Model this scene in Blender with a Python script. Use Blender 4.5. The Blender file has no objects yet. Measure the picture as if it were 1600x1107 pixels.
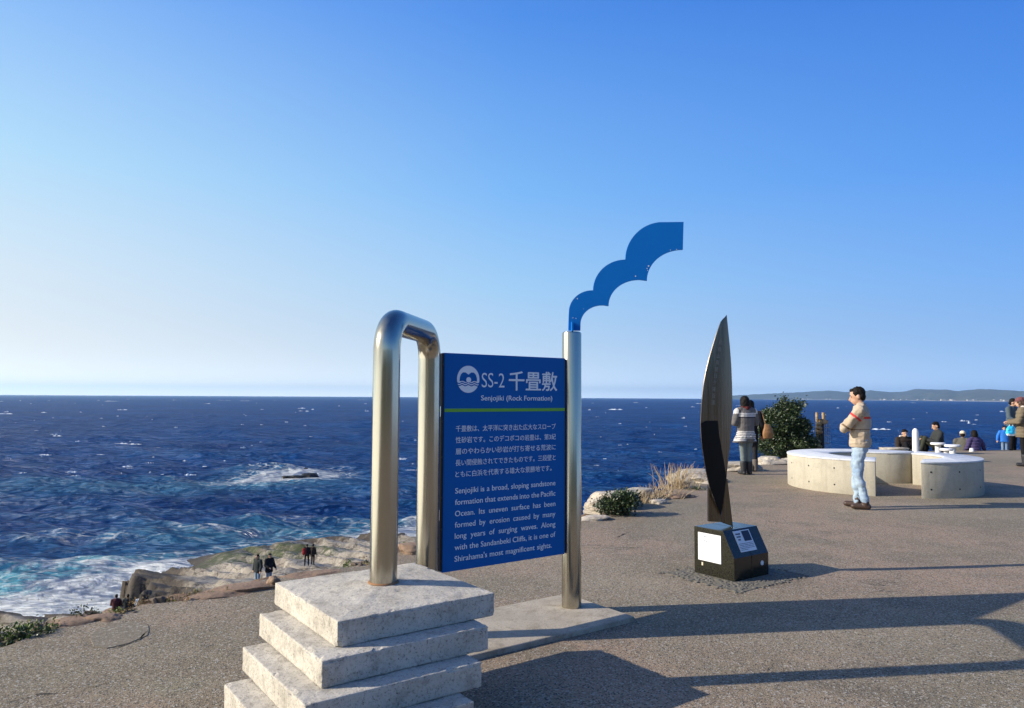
import bpy, bmesh, math, random
import numpy as np
from mathutils import Vector, Matrix

S = bpy.context.scene
COL = S.collection
rnd = random.Random(7)
R_ = math.radians

# ------------------------------------------------------------------ camera
PITCH, ROLL, FPX = R_(3.33), R_(.315), 1155.0
_R0 = np.array([1., 0, 0]); CF = np.array([0, math.cos(PITCH), math.sin(PITCH)])
_U0 = np.array([0, -math.sin(PITCH), math.cos(PITCH)])
CR = math.cos(ROLL) * _R0 + math.sin(ROLL) * _U0
CU = -math.sin(ROLL) * _R0 + math.cos(ROLL) * _U0
CC = np.array([0, 0, 1.55])
cam = bpy.data.objects.new('camera', bpy.data.cameras.new('camera'))
COL.objects.link(cam); S.camera = cam
cam.data.sensor_width = 36; cam.data.lens = 36 * FPX / 1600
cam.data.clip_start = .05; cam.data.clip_end = 200000
M = Matrix.Identity(4)
for i in range(3):
    M[i][0] = CR[i]; M[i][1] = CU[i]; M[i][2] = -CF[i]; M[i][3] = CC[i]
cam.matrix_world = M

# ------------------------------------------------------------------ sky, sun, exposure
SUN_EL, SUN_ROT = R_(26), R_(262)
W = bpy.data.worlds.new('World'); S.world = W; W.use_nodes = True
def build_world():
    nt = W.node_tree; N = nt.nodes; L = nt.links
    bg = N['Background']; bg.inputs[1].default_value = .1
    sky = N.new('ShaderNodeTexSky'); sky.sky_type = 'NISHITA'; sky.sun_disc = False
    sky.sun_elevation = SUN_EL; sky.sun_rotation = SUN_ROT
    sky.air_density = 1.0; sky.dust_density = 0; sky.ozone_density = 10
    def m(op, a, b=None, clamp=False):
        n = N.new('ShaderNodeMath'); n.operation = op; n.use_clamp = clamp
        for i, v in enumerate((a, b)):
            if v is None: continue
            if isinstance(v, (int, float)): n.inputs[i].default_value = v
            else: L.new(v, n.inputs[i])
        return n.outputs[0]
    tc = N.new('ShaderNodeTexCoord'); sx = N.new('ShaderNodeSeparateXYZ'); L.new(tc.outputs['Generated'], sx.inputs[0])
    X, Y, Z = sx.outputs
    hl = m('SQRT', m('ADD', m('MULTIPLY', X, X), m('ADD', m('MULTIPLY', Y, Y), 1e-4)))
    side = m('DIVIDE', m('ADD', m('MULTIPLY', X, math.sin(SUN_ROT)), m('MULTIPLY', Y, math.cos(SUN_ROT))), hl)
    def lin(c): return tuple(((v / 255.) / 12.92 if v < 11 else ((v / 255. + .055) / 1.055) ** 2.4) for v in c)
    def ramp(stops):
        n = N.new('ShaderNodeValToRGB'); el = n.color_ramp.elements
        for i, (p, c) in enumerate(stops):
            e = el[i] if i < 2 else el.new(p)
            e.position = p; e.color = (*lin(c), 1)
        L.new(m('MAXIMUM', Z, 0), n.inputs[0]); return n.outputs[0]
    far = ramp([(0, (163, 192, 231)), (.05, (150, 188, 236)), (.146, (124, 178, 245)), (.267, (92, 157, 243)), (.47, (58, 124, 224)), (1., (22, 66, 150))])
    mid = ramp([(0, (212, 224, 239)), (.05, (200, 221, 243)), (.146, (168, 212, 250)), (.267, (130, 190, 252)), (.47, (82, 147, 238)), (1., (24, 70, 155))])
    near = ramp([(0, (240, 240, 238)), (.07, (235, 239, 241)), (.146, (221, 236, 246)), (.267, (186, 226, 252)), (.47, (122, 177, 250)), (1., (30, 80, 165))])
    glow = ramp([(0, (255, 252, 240)), (.3, (255, 253, 246)), (.6, (230, 240, 253)), (1., (60, 110, 190))])
    def mix(f, a, b):
        n = N.new('ShaderNodeMix'); n.data_type = 'RGBA'; L.new(f, n.inputs[0])
        for k, v in ((6, a), (7, b)): L.new(v, n.inputs[k])
        return n.outputs[2]
    def mr(lo, hi):
        n = N.new('ShaderNodeMapRange'); L.new(side, n.inputs[0]); n.inputs[1].default_value = lo; n.inputs[2].default_value = hi; return n.outputs[0]
    c = mix(mr(-.68, -.14), far, mid); c = mix(mr(-.14, .45), c, near); c = mix(mr(.5, .98), c, glow)
    g = N.new('ShaderNodeVectorMath'); g.operation = 'SCALE'; L.new(c, g.inputs[0])
    L.new(m('MULTIPLY', m('ADD', 1.0, m('MULTIPLY', m('POWER', 2.718, m('MULTIPLY', m('MAXIMUM', Z, 0), -42.)), 1.35)), 10. / 2 ** .45 * .92), g.inputs[3])
    k = N.new('ShaderNodeVectorMath'); k.operation = 'SCALE'; k.inputs[3].default_value = .10; L.new(sky.outputs[0], k.inputs[0])
    ad = N.new('ShaderNodeVectorMath'); ad.operation = 'ADD'; L.new(g.outputs[0], ad.inputs[0]); L.new(k.outputs[0], ad.inputs[1])
    L.new(ad.outputs[0], bg.inputs[0])
build_world()
sl = bpy.data.lights.new('sun', 'SUN'); sl.energy = 5.0; sl.angle = R_(.53); sl.color = (1, .915, .79)
sun = bpy.data.objects.new('sun', sl); COL.objects.link(sun)
_sd = Vector((math.sin(SUN_ROT) * math.cos(SUN_EL), math.cos(SUN_ROT) * math.cos(SUN_EL), math.sin(SUN_EL)))
sun.rotation_euler = _sd.to_track_quat('Z', 'Y').to_euler(); sun.location = (-30, 0, 30)
S.view_settings.view_transform = 'Standard'; S.view_settings.look = 'None'
S.view_settings.exposure = 0.45; S.view_settings.gamma = 1
S.cycles.max_bounces = 8; S.cycles.volume_bounces = 0

# ------------------------------------------------------------------ helpers
def ray(x, y): return CF + CR * (x - 800) / FPX + CU * (553.5 - y) / FPX
def gp(x, y, z=0.):                       # point of the picture on a level plane
    d = ray(x, y); return CC + d * (z - CC[2]) / d[2]
def at(x, y, Y):                          # point of the picture at a distance
    d = ray(x, y); return CC + d * Y / d[1]

def link(name, mesh, mats, parent=None, smooth=False):
    o = bpy.data.objects.new(name, mesh); COL.objects.link(o)
    if not isinstance(mats, (list, tuple)): mats = [mats]
    for mm in mats: mesh.materials.append(mm)
    if smooth: mesh.polygons.foreach_set('use_smooth', [True] * len(mesh.polygons))
    if parent: o.parent = parent
    return o
def mesh_from(v, f, name='m'):
    me = bpy.data.meshes.new(name); me.from_pydata([tuple(map(float, p)) for p in v], [], f); me.update(); return me
def tag(o, label=None, cat=None, group=None, kind=None):
    if label: o['label'] = label
    if cat: o['category'] = cat
    if group: o['group'] = group
    if kind: o['kind'] = kind
    return o
def empty(name, loc, rz=0):
    o = bpy.data.objects.new(name, None); COL.objects.link(o); o.location = loc; o.rotation_euler = (0, 0, rz)
    o.empty_display_size = .1; return o
def copy_tree(o, parent=None):
    c = o.copy(); COL.objects.link(c)
    if parent: c.parent = parent
    for ch in list(o.children): copy_tree(ch, c)
    return c

class MB:
    def __init__(s): s.v = []; s.f = []
    def add(s, v, f):
        n = len(s.v); s.v += [tuple(map(float, p)) for p in v]; s.f += [tuple(i + n for i in q) for q in f]; return s
    def box(s, lo, hi):
        x0, y0, z0 = lo; x1, y1, z1 = hi
        v = [(x0, y0, z0), (x1, y0, z0), (x1, y1, z0), (x0, y1, z0), (x0, y0, z1), (x1, y0, z1), (x1, y1, z1), (x0, y1, z1)]
        return s.add(v, [(3, 2, 1, 0), (4, 5, 6, 7), (0, 1, 5, 4), (1, 2, 6, 5), (2, 3, 7, 6), (3, 0, 4, 7)])
    def prism(s, poly, z0, z1):
        n = len(poly); v = [(x, y, z0) for x, y in poly] + [(x, y, z1) for x, y in poly]
        return s.add(v, [tuple(range(n - 1, -1, -1)), tuple(range(n, 2 * n))] + [(i, (i + 1) % n, (i + 1) % n + n, i + n) for i in range(n)])
    def lathe(s, prof, seg=32, c=(0, 0, 0)):
        v = []; f = []; n = len(prof)
        for k in range(seg):
            a = 2 * math.pi * k / seg
            for r, z in prof: v.append((c[0] + r * math.cos(a), c[1] + r * math.sin(a), c[2] + z))
        for k in range(seg):
            for i in range(n - 1):
                a, b = k * n + i, ((k + 1) % seg) * n + i
                f.append((a, b, b + 1, a + 1))
        f.append(tuple(k * n for k in range(seg - 1, -1, -1))); f.append(tuple(k * n + n - 1 for k in range(seg)))
        return s.add(v, f)
    def sweep(s, path, rad, seg=16, cap=True):
        path = [Vector(p) for p in path]; v = []; f = []; n = len(path); up = None
        for i, p in enumerate(path):
            t = (path[min(i + 1, n - 1)] - path[max(i - 1, 0)]).normalized()
            if up is None:
                up = t.orthogonal().normalized()
            up = (up - t * up.dot(t)).normalized(); w = t.cross(up)
            r = rad[i] if isinstance(rad, (list, tuple)) else rad
            for k in range(seg):
                a = 2 * math.pi * k / seg
                v.append(p + (up * math.cos(a) + w * math.sin(a)) * r)
        for i in range(n - 1):
            for k in range(seg):
                k2 = (k + 1) % seg
                f.append((i * seg + k, i * seg + k2, (i + 1) * seg + k2, (i + 1) * seg + k))
        if cap: f.append(tuple(range(seg - 1, -1, -1))); f.append(tuple((n - 1) * seg + k for k in range(seg)))
        return s.add(v, f)
    def build(s, name, mat, parent=None, smooth=False, bevel=0, seg=2, angle=.6):
        me = mesh_from(s.v, s.f, name)
        bm = bmesh.new(); bm.from_mesh(me)
        bmesh.ops.recalc_face_normals(bm, faces=bm.faces)
        if bevel:
            e = [e for e in bm.edges if len(e.link_faces) == 2 and e.calc_face_angle(0) > angle]
            bmesh.ops.bevel(bm, geom=e, offset=bevel, segments=seg, affect='EDGES', profile=.5)
        bm.to_mesh(me); bm.free()
        o = link(name, me, mat, parent)
        if smooth: shade_auto(me, angle)
        return o
def shade_auto(me, angle=.6):
    me.polygons.foreach_set('use_smooth', [True] * len(me.polygons))
    bm = bmesh.new(); bm.from_mesh(me)
    for e in bm.edges:
        if len(e.link_faces) == 2 and e.calc_face_angle(0) > angle: e.smooth = False
    bm.to_mesh(me); bm.free()

# value noise
_perm = np.random.RandomState(3).rand(4, 64, 64, 64).astype(np.float32)
def vnoise(x, y, z=0., k=0):
    x = np.asarray(x, float); y = np.asarray(y, float); z = np.zeros_like(x) + z
    xi, yi, zi = np.floor(x).astype(int), np.floor(y).astype(int), np.floor(z).astype(int)
    fx, fy, fz = x - xi, y - yi, z - zi
    fx, fy, fz = [t * t * t * (t * (t * 6 - 15) + 10) for t in (fx, fy, fz)]
    P = _perm[k]; r = 0
    for a in (0, 1):
        for b in (0, 1):
            for c in (0, 1):
                w = (fx if a else 1 - fx) * (fy if b else 1 - fy) * (fz if c else 1 - fz)
                r = r + w * P[(xi + a) % 64, (yi + b) % 64, (zi + c) % 64]
    return r * 2 - 1
def fbm(x, y, z=0., o=4, k=0, gain=.5):
    a = 1.; s = 0.; t = 0.
    for i in range(o):
        s = s + a * vnoise(np.asarray(x) * 2 ** i + 17.3 * i, np.asarray(y) * 2 ** i + 5.1 * i, np.asarray(z) * 2 ** i + 3.7 * i, k); t += a; a *= gain
    return s / t
def sat(t): return np.clip(t, 0, 1)
def sstep(a, b, t): t = sat((t - a) / (b - a)); return t * t * (3 - 2 * t)
def poly_sd(P, x, y):                     # signed distance, negative inside
    P = np.asarray(P, float); d = np.full(x.shape, 1e9); ins = np.zeros(x.shape, bool)
    for (ax, ay), (bx, by) in zip(P, np.roll(P, -1, 0)):
        ex, ey = bx - ax, by - ay
        t = sat(((x - ax) * ex + (y - ay) * ey) / (ex * ex + ey * ey + 1e-12))
        d = np.minimum(d, np.hypot(x - ax - t * ex, y - ay - t * ey))
        c = ((ay > y) != (by > y)) & (x < (bx - ax) * (y - ay) / (by - ay + 1e-12) + ax)
        ins ^= c
    return np.where(ins, -d, d)
def grid_mesh(name, Px, keep=None):       # Px: (rows, cols, 3)
    r, c = Px.shape[:2]; me = bpy.data.meshes.new(name)
    idx = np.arange(r * c).reshape(r, c)
    q = np.stack([idx[:-1, :-1], idx[:-1, 1:], idx[1:, 1:], idx[1:, :-1]], -1).reshape(-1, 4)
    V = Px.reshape(-1, 3); remap = None
    if keep is not None:
        kf = keep.reshape(-1)[q].any(1); q = q[kf]
        used = np.zeros(r * c, bool); used[q.ravel()] = True
        remap = np.flatnonzero(used); inv = np.full(r * c, -1); inv[remap] = np.arange(len(remap))
        q = inv[q]; V = V[remap]
    me.vertices.add(len(V)); me.vertices.foreach_set('co', V.astype(np.float32).ravel())
    me.loops.add(q.size); me.loops.foreach_set('vertex_index', q.astype(np.int32).ravel())
    me.polygons.add(len(q)); me.polygons.foreach_set('loop_start', np.arange(0, q.size, 4, dtype=np.int32))
    me.update(calc_edges=True); me.validate()
    me.polygons.foreach_set('use_smooth', [True] * len(me.polygons))
    return me, remap
def set_attr(me, name, vals):
    a = me.attributes.new(name, 'FLOAT', 'POINT'); a.data.foreach_set('value', np.asarray(vals, np.float32).ravel())

# ------------------------------------------------------------------ materials
class MT:
    def __init__(s, name):
        s.m = bpy.data.materials.new(name); s.m.use_nodes = True
        s.N = s.m.node_tree.nodes; s.L = s.m.node_tree.links; s.b = s.N['Principled BSDF']
        s._tc = None
    def set(s, **k):
        for a, v in k.items():
            a = a.replace('_', ' ')
            inp = s.b.inputs[a]
            if hasattr(v, 'is_linked') or isinstance(v, bpy.types.NodeSocket): s.L.new(v, inp)
            else: inp.default_value = (*v, 1) if isinstance(v, tuple) and len(v) == 3 and inp.type == 'RGBA' else v
        return s
    def co(s, scale=(1, 1, 1), obj=True):
        if s._tc is None: s._tc = s.N.new('ShaderNodeTexCoord')
        mp = s.N.new('ShaderNodeMapping'); mp.inputs['Scale'].default_value = scale
        s.L.new(s._tc.outputs['Object'] , mp.inputs[0]); return mp.outputs[0]
    def noise(s, scale, detail=4, rough=.55, co=None, dist=0, out=0):
        n = s.N.new('ShaderNodeTexNoise'); n.inputs['Scale'].default_value = scale; n.inputs['Detail'].default_value = detail
        n.inputs['Roughness'].default_value = rough; n.inputs['Distortion'].default_value = dist
        s.L.new(co if co is not None else s.co(), n.inputs['Vector']); return n.outputs[out]
    def vor(s, scale, feature='F1', co=None, out='Distance'):
        n = s.N.new('ShaderNodeTexVoronoi'); n.feature = feature; n.inputs['Scale'].default_value = scale
        s.L.new(co if co is not None else s.co(), n.inputs['Vector']); return n.outputs[out]
    def math(s, op, a, b=None, clamp=False):
        n = s.N.new('ShaderNodeMath'); n.operation = op; n.use_clamp = clamp
        for i, v in enumerate((a, b)):
            if v is None: continue
            if isinstance(v, (int, float)): n.inputs[i].default_value = v
            else: s.L.new(v, n.inputs[i])
        return n.outputs[0]
    def ramp(s, v, lo, hi, a=0., b=1.):
        n = s.N.new('ShaderNodeMapRange'); n.interpolation_type = 'SMOOTHSTEP'
        s.L.new(v, n.inputs[0]); n.inputs[1].default_value = lo; n.inputs[2].default_value = hi
        n.inputs[3].default_value = a; n.inputs[4].default_value = b; return n.outputs[0]
    def mix(s, fac, a, b, mode='MIX'):
        n = s.N.new('ShaderNodeMix'); n.data_type = 'RGBA'; n.blend_type = mode
        for i, v in ((0, fac), (6, a), (7, b)):
            if isinstance(v, (int, float)): n.inputs[i].default_value = v
            elif isinstance(v, tuple): n.inputs[i].default_value = (*v, 1)
            else: s.L.new(v, n.inputs[i])
        return n.outputs[2]
    def attr(s, name):
        n = s.N.new('ShaderNodeAttribute'); n.attribute_name = name; return n.outputs['Fac']
    def bump(s, h, strength=.3, dist=.01, prev=None):
        n = s.N.new('ShaderNodeBump'); n.inputs['Strength'].default_value = strength; n.inputs['Distance'].default_value = dist
        s.L.new(h, n.inputs['Height'])
        if prev is not None: s.L.new(prev, n.inputs['Normal'])
        s.L.new(n.outputs[0], s.b.inputs['Normal']); return n.outputs[0]

def plain(name, col, rough=.6, metal=0., var=.12, scale=6., spec=.4, bump=0., bscale=80):
    t = MT(name); n = t.noise(scale, 5)
    d = tuple(c * (1 - var) for c in col); l = tuple(min(1, c * (1 + var)) for c in col)
    t.set(Base_Color=t.mix(n, d, l), Roughness=rough, Metallic=metal)
    t.b.inputs['Specular IOR Level'].default_value = spec
    if bump: t.bump(t.noise(bscale, 3), bump, .004)
    return t.m

def m_asphalt():
    t = MT('asphalt_aggregate')
    big = t.noise(.35, 4); mid = t.noise(1.7, 5, .6)
    base = t.mix(t.ramp(big, .40, .60), (.178, .148, .100), (.245, .176, .122))
    base = t.mix(t.ramp(mid, .42, .72), base, (.155, .125, .085))
    base = t.mix(t.ramp(t.noise(.9, 3), .58, .75), base, (.178, .158, .105))
    base = t.mix(t.math('MULTIPLY', t.ramp(t.noise(.22, 5, .6), .50, .62), .45), base, (.275, .222, .155))
    base = t.mix(t.math('MULTIPLY', t.ramp(t.noise(.6, 7, .7, t.co((1, 1.3, 1)), .8), .58, .70), .55), base, (.098, .082, .060))
    for sc, wd in ((.33, .0022), (.8, .0030)):
        ln = t.math('ABSOLUTE', t.math('SUBTRACT', t.noise(sc, 5, .55, None, .5), .5))
        cm = t.math('MULTIPLY', t.ramp(ln, 0., wd, .85, 0.), t.ramp(t.noise(sc * .9 + .07, 2), .52, .60))
        base = t.mix(cm, base, (.045, .038, .028))
    cell = t.vor(125, out='Color')
    sp = t.N.new('ShaderNodeSeparateColor'); t.L.new(cell, sp.inputs[0])
    base = t.mix(t.ramp(sp.outputs[0], .0, 1), base, t.mix(1., base, (1.4, 1.37, 1.3), 'MULTIPLY'))
    base = t.mix(t.ramp(sp.outputs[1], .86, .93), base, (.36, .33, .28))
    base = t.mix(t.ramp(sp.outputs[2], .80, .95), base, (.075, .066, .052))
    cell2 = t.vor(85, out='Color'); s2 = t.N.new('ShaderNodeSeparateColor'); t.L.new(cell2, s2.inputs[0])
    base = t.mix(t.ramp(s2.outputs[0], .972, .99), base, (.36, .33, .27))
    t.set(Base_Color=base, Roughness=.88); t.b.inputs['Specular IOR Level'].default_value = .25
    b = t.bump(t.vor(125), .35, .008); t.bump(t.noise(9, 6), .25, .03, b)
    return t.m
def m_patch():
    t = MT('repair_asphalt'); c = t.vor(75, out='Color'); sp = t.N.new('ShaderNodeSeparateColor'); t.L.new(c, sp.inputs[0])
    b = t.mix(sp.outputs[0], (.135, .112, .076), (.225, .182, .126)); b = t.mix(t.ramp(sp.outputs[1], .9, .96), b, (.30, .28, .22))
    t.set(Base_Color=b, Roughness=.9); t.bump(t.vor(125), .35, .008); return t.m
def m_concrete(name, a, b, dirt, pit=.5, scale=1., stain=.6):
    t = MT(name)
    c = t.mix(t.ramp(t.noise(3 * scale, 6, .62), .3, .7), a, b)
    c = t.mix(t.math('MULTIPLY', t.ramp(t.noise(7 * scale, 8, .75), .47, .66), stain), c, dirt)
    c = t.mix(t.math('MULTIPLY', t.ramp(t.noise(60 * scale, 6, .9), .53, .61), pit), c, tuple(x * .35 for x in dirt))
    t.set(Base_Color=c, Roughness=.9); t.b.inputs['Specular IOR Level'].default_value = .2
    if name == 'cast_concrete': c = t.mix(t.ramp(t.noise(1, 6, .7, t.co((7, 7, .5))), .5, .72, 0., .5), c, dirt)
    t.set(Base_Color=c)
    p = t.bump(t.noise(130 * scale, 3, .7), .5, .006); t.bump(t.noise(14, 5), .25, .01, p)
    return t.m
def m_steel(name, col, rough, streak=.1):
    t = MT(name)
    st = t.noise(1, 5, .6, t.co((60, 60, .6)))
    c = t.mix(t.ramp(st, .3, .7), tuple(x * (1 - streak) for x in col), col)
    bl = t.noise(2.2, 5, .6)
    t.set(Base_Color=t.mix(t.ramp(bl, .45, .8), c, tuple(x * .88 for x in col)), Metallic=1., Roughness=t.ramp(st, .3, .7, rough * .85, rough * 1.2))
    return t.m
def m_rock(name, pale, mid, dark, wet=False, scale=1.):
    t = MT(name)
    c = t.mix(t.ramp(t.noise(.5 * scale, 6, .6), .3, .7), pale, mid)
    c = t.mix(t.ramp(t.noise(2.1 * scale, 8, .72), .50, .68), c, tuple(x * .62 for x in mid))
    lay = t.noise(1, 5, .6, t.co((.35 * scale, .5 * scale, 5 * scale)))
    c = t.mix(t.ramp(lay, .55, .62), c, tuple(x * .72 for x in mid))
    if wet:
        nn = t.noise(.9, 6, .7)
        w = t.ramp(t.math('ADD', t.math('MULTIPLY', nn, .6), t.attr('wet')), .62, .85)
        c = t.mix(w, c, dark)
        s_ = t.ramp(t.math('ADD', t.math('MULTIPLY', t.noise(1.5, 5, .7), .7), t.attr('soil')), .65, .95)
        c = t.mix(s_, c, t.mix(t.ramp(t.noise(3, 5), .4, .65), (.12, .075, .045), (.23, .15, .085)))
        v = t.ramp(t.math('ADD', t.math('MULTIPLY', t.noise(.7, 8, .8), 1.1), t.attr('veg')), .92, 1.12)
        c = t.mix(v, c, t.mix(t.noise(4, 4), (.035, .05, .018), (.085, .095, .04)))
    if wet:
        for sc, vec, wd in ((.6, (.16, .55, .3), .010), (.9, (.35, .9, .5), .007)):
            ln = t.math('ABSOLUTE', t.math('SUBTRACT', t.noise(sc, 6, .6, t.co(vec), .6), .5))
            c = t.mix(t.ramp(ln, 0., wd, .8, 0.), c, (.07, .055, .04))
        c = t.mix(t.ramp(t.noise(.35, 8, .75, t.co((.5, 1.4, 1))), .54, .66, 0., .75), c, (.15, .12, .09))
    cr = t.vor(1.0 * scale, 'DISTANCE_TO_EDGE', t.mix(.22, t.co((.30, .75, 1.5)), t.noise(1.2 * scale, 5, out=1)))
    c = t.mix(t.ramp(cr, .0, .022, .6, 0.), c, tuple(x * .3 for x in dark))
    t.set(Base_Color=c, Roughness=.85); t.b.inputs['Specular IOR Level'].default_value = .3
    p = t.bump(t.noise(3 * scale, 9, .7), .55, .16 / scale); t.bump(lay, .5, .12 / scale, p)
    return t.m
def m_sea():
    t = MT('sea_water')
    foam = t.attr('foam'); sh = t.attr('shallow')
    deep = t.mix(t.ramp(t.noise(.012, 4), .3, .7), (.0012, .050, .215), (.0025, .072, .285))
    c = t.mix(t.math('MULTIPLY', sh, 1.0, True), deep, (.10, .40, .54))
    n1 = t.noise(.55, 8, .68, t.co((1, 1.6, 1)), 1.2); n2 = t.noise(2.6, 5, .7)
    nn = t.math('ADD', t.math('MULTIPLY', n1, .75), t.math('MULTIPLY', n2, .35))
    wv = t.mix(.12, t.co((1, 1.5, 1)), t.noise(.8, 5, .6, out=1))
    lace = t.ramp(t.vor(.55, 'DISTANCE_TO_EDGE', wv), .02, .16, 1., 0.)
    fm = t.math('MAXIMUM', t.ramp(t.math('ADD', nn, foam), 1.14, 1.40), t.math('MULTIPLY', t.math('MULTIPLY', lace, t.ramp(foam, .10, .42)), t.ramp(n1, .38, .62, .1, .85)))
    c = t.mix(fm, c, t.mix(t.noise(1.5, 6), (.62, .70, .76), (.90, .91, .90)))
    t.set(Base_Color=c, Roughness=.9)
    t.b.inputs['IOR'].default_value = 1.33
    t.b.inputs['Specular IOR Level'].default_value = 0
    b = t.bump(t.noise(.22, 6, .62, t.co((1, 2.0, 1))), .1e1, 6.0)
    b = t.bump(t.noise(.9, 6, .62, t.co((1, 1.7, 1))), 1., 1.5, b)
    b = t.bump(t.noise(.05, 4, .6, t.co((1, 2.6, 1))), .9, 16.0, b)
    gl = t.N.new('ShaderNodeBsdfGlossy'); gl.inputs['Roughness'].default_value = .24; t.L.new(b, gl.inputs['Normal'])
    fr = t.N.new('ShaderNodeFresnel'); fr.inputs['IOR'].default_value = 1.33; t.L.new(b, fr.inputs['Normal'])
    k = t.math('MULTIPLY', t.math('MINIMUM', fr.outputs[0], .46), t.ramp(fm, 0, 1, .80, .03))
    mx = t.N.new('ShaderNodeMixShader'); t.L.new(k, mx.inputs[0]); t.L.new(t.b.outputs[0], mx.inputs[1]); t.L.new(gl.outputs[0], mx.inputs[2])
    t.L.new(mx.outputs[0], t.N['Material Output'].inputs[0])
    return t.m

MA = m_asphalt()
M_WHITECONC = m_concrete('weathered_white_concrete', (.56, .515, .435), (.46, .42, .35), (.20, .175, .14), .8, 1.3, .50)
M_SLAB = m_concrete('plain_concrete', (.46, .40, .31), (.36, .31, .24), (.19, .16, .11), .5, 1.)
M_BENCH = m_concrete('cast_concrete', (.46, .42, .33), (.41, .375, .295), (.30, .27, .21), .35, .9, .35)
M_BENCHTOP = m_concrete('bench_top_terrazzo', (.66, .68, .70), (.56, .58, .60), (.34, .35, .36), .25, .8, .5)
M_STEEL = m_steel('brushed_stainless_steel', (.50, .46, .37), .20)
M_BLADE = m_steel('patinated_steel', (.21, .17, .125), .28, .3)
M_EDGE = m_steel('bright_steel_edge', (.8, .79, .76), .15)
M_DARKMETAL = plain('dark_rail_metal', (.03, .03, .032), .45, .6)
M_BOLT = plain('bolt_metal', (.05, .05, .05), .4, .8)
M_BLUE = plain('blue_sign_paint', (.002, .108, .37), .55, var=.05, spec=.15)
M_WINGBLUE = plain('blue_enamel_plate', (.002, .145, .49), .5, var=.06, spec=.15)
M_LETTER = plain('white_lettering', (.78, .80, .82), .6, var=.04)
M_GREEN = plain('green_stripe_paint', (.16, .42, .03), .5, var=.06)
M_CHIP = plain('chipped_white', (.75, .75, .72), .8)
def m_granite():
    t = MT('polished_dark_granite'); n = t.vor(160, out='Color')
    sp = t.N.new('ShaderNodeSeparateColor'); t.L.new(n, sp.inputs[0])
    c = t.mix(t.ramp(sp.outputs[0], .3, .9), (.012, .012, .008), (.026, .025, .016))
    t.set(Base_Color=c, Roughness=.16); t.b.inputs['Specular IOR Level'].default_value = .5
    return t.m
M_GRANITE = m_granite()
M_BLACKPANEL = plain('black_polished_panel', (.004, .004, .004), .35, spec=.2)
M_PLAQUE = plain('white_plaque', (.72, .72, .72), .45, var=.02)
M_INK = plain('grey_print', (.20, .22, .30), .7)
M_DARKINK = plain('dark_print', (.02, .03, .06), .6)
M_BLUEINK = plain('blue_print', (.07, .17, .42), .6)
M_PALEROCK = m_rock('pale_sandstone', (.52, .46, .37), (.40, .34, .26), (.07, .05, .04), scale=3)
M_BROWNROCK = m_rock('brown_sandstone', (.30, .20, .13), (.20, .135, .09), (.05, .035, .025), scale=3)
M_SHELF = m_rock('coastal_sandstone', (.36, .322, .262), (.275, .238, .186), (.060, .048, .036), True, .55)
M_REEF = plain('wet_dark_rock', (.022, .018, .013), .3, var=.5, scale=2)

# ------------------------------------------------------------------ plaza
EDGE_PX = [(0, 1010), (60, 988), (120, 966), (170, 962), (230, 945), (290, 938), (330, 926), (372, 922), (420, 905), (470, 900), (520, 890), (590, 876), (650, 852)]
edge = [(-14, -30), (-13, -9), (-8, -4), (-5.2, 0), (-4.3, 2.2), (-3.6, 3.7)] + [tuple(gp(*q)[:2]) for q in EDGE_PX]
edge += [(-.2, 8.5)] + [tuple(gp(*q)[:2]) for q in [(910, 813), (945, 800), (985, 782), (1045, 768), (1100, 746), (1180, 722), (1240, 715), (1400, 706), (1600, 703)]]
edge += [(30, 24.6), (60, 26), (60, -30)]
PLAZA = np.array(edge)
def dense(P, step, jit, seed):
    rr = np.random.RandomState(seed); out = []
    for a, b in zip(P, np.roll(P, -1, 0)):
        L = np.hypot(*(b - a)); n = max(1, int(L / (step if L < 12 else 3)))
        for i in range(n):
            p = a + (b - a) * i / n; j = jit if L < 12 else 0
            out.append(p + rr.uniform(-j, j, 2))
    return np.array(out)
PL = dense(PLAZA, .22, .055, 5)
def build_plaza():
    bm = bmesh.new(); top = [bm.verts.new((x, y, 0)) for x, y in PL]
    f = bm.faces.new(top)
    low = [bm.verts.new((x, y, -.35)) for x, y in PL]
    n = len(top)
    for i in range(n): bm.faces.new((top[i], low[i], low[(i + 1) % n], top[(i + 1) % n]))
    bmesh.ops.triangulate(bm, faces=[f]); bmesh.ops.recalc_face_normals(bm, faces=bm.faces)
    me = bpy.data.meshes.new('plaza_paving'); bm.to_mesh(me); bm.free()
    if sum(p.normal.z for p in me.polygons if abs(p.normal.z) > .5) < 0: me.flip_normals()
    tag(link('plaza_paving', me, MA), kind='structure')
build_plaza()

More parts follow.
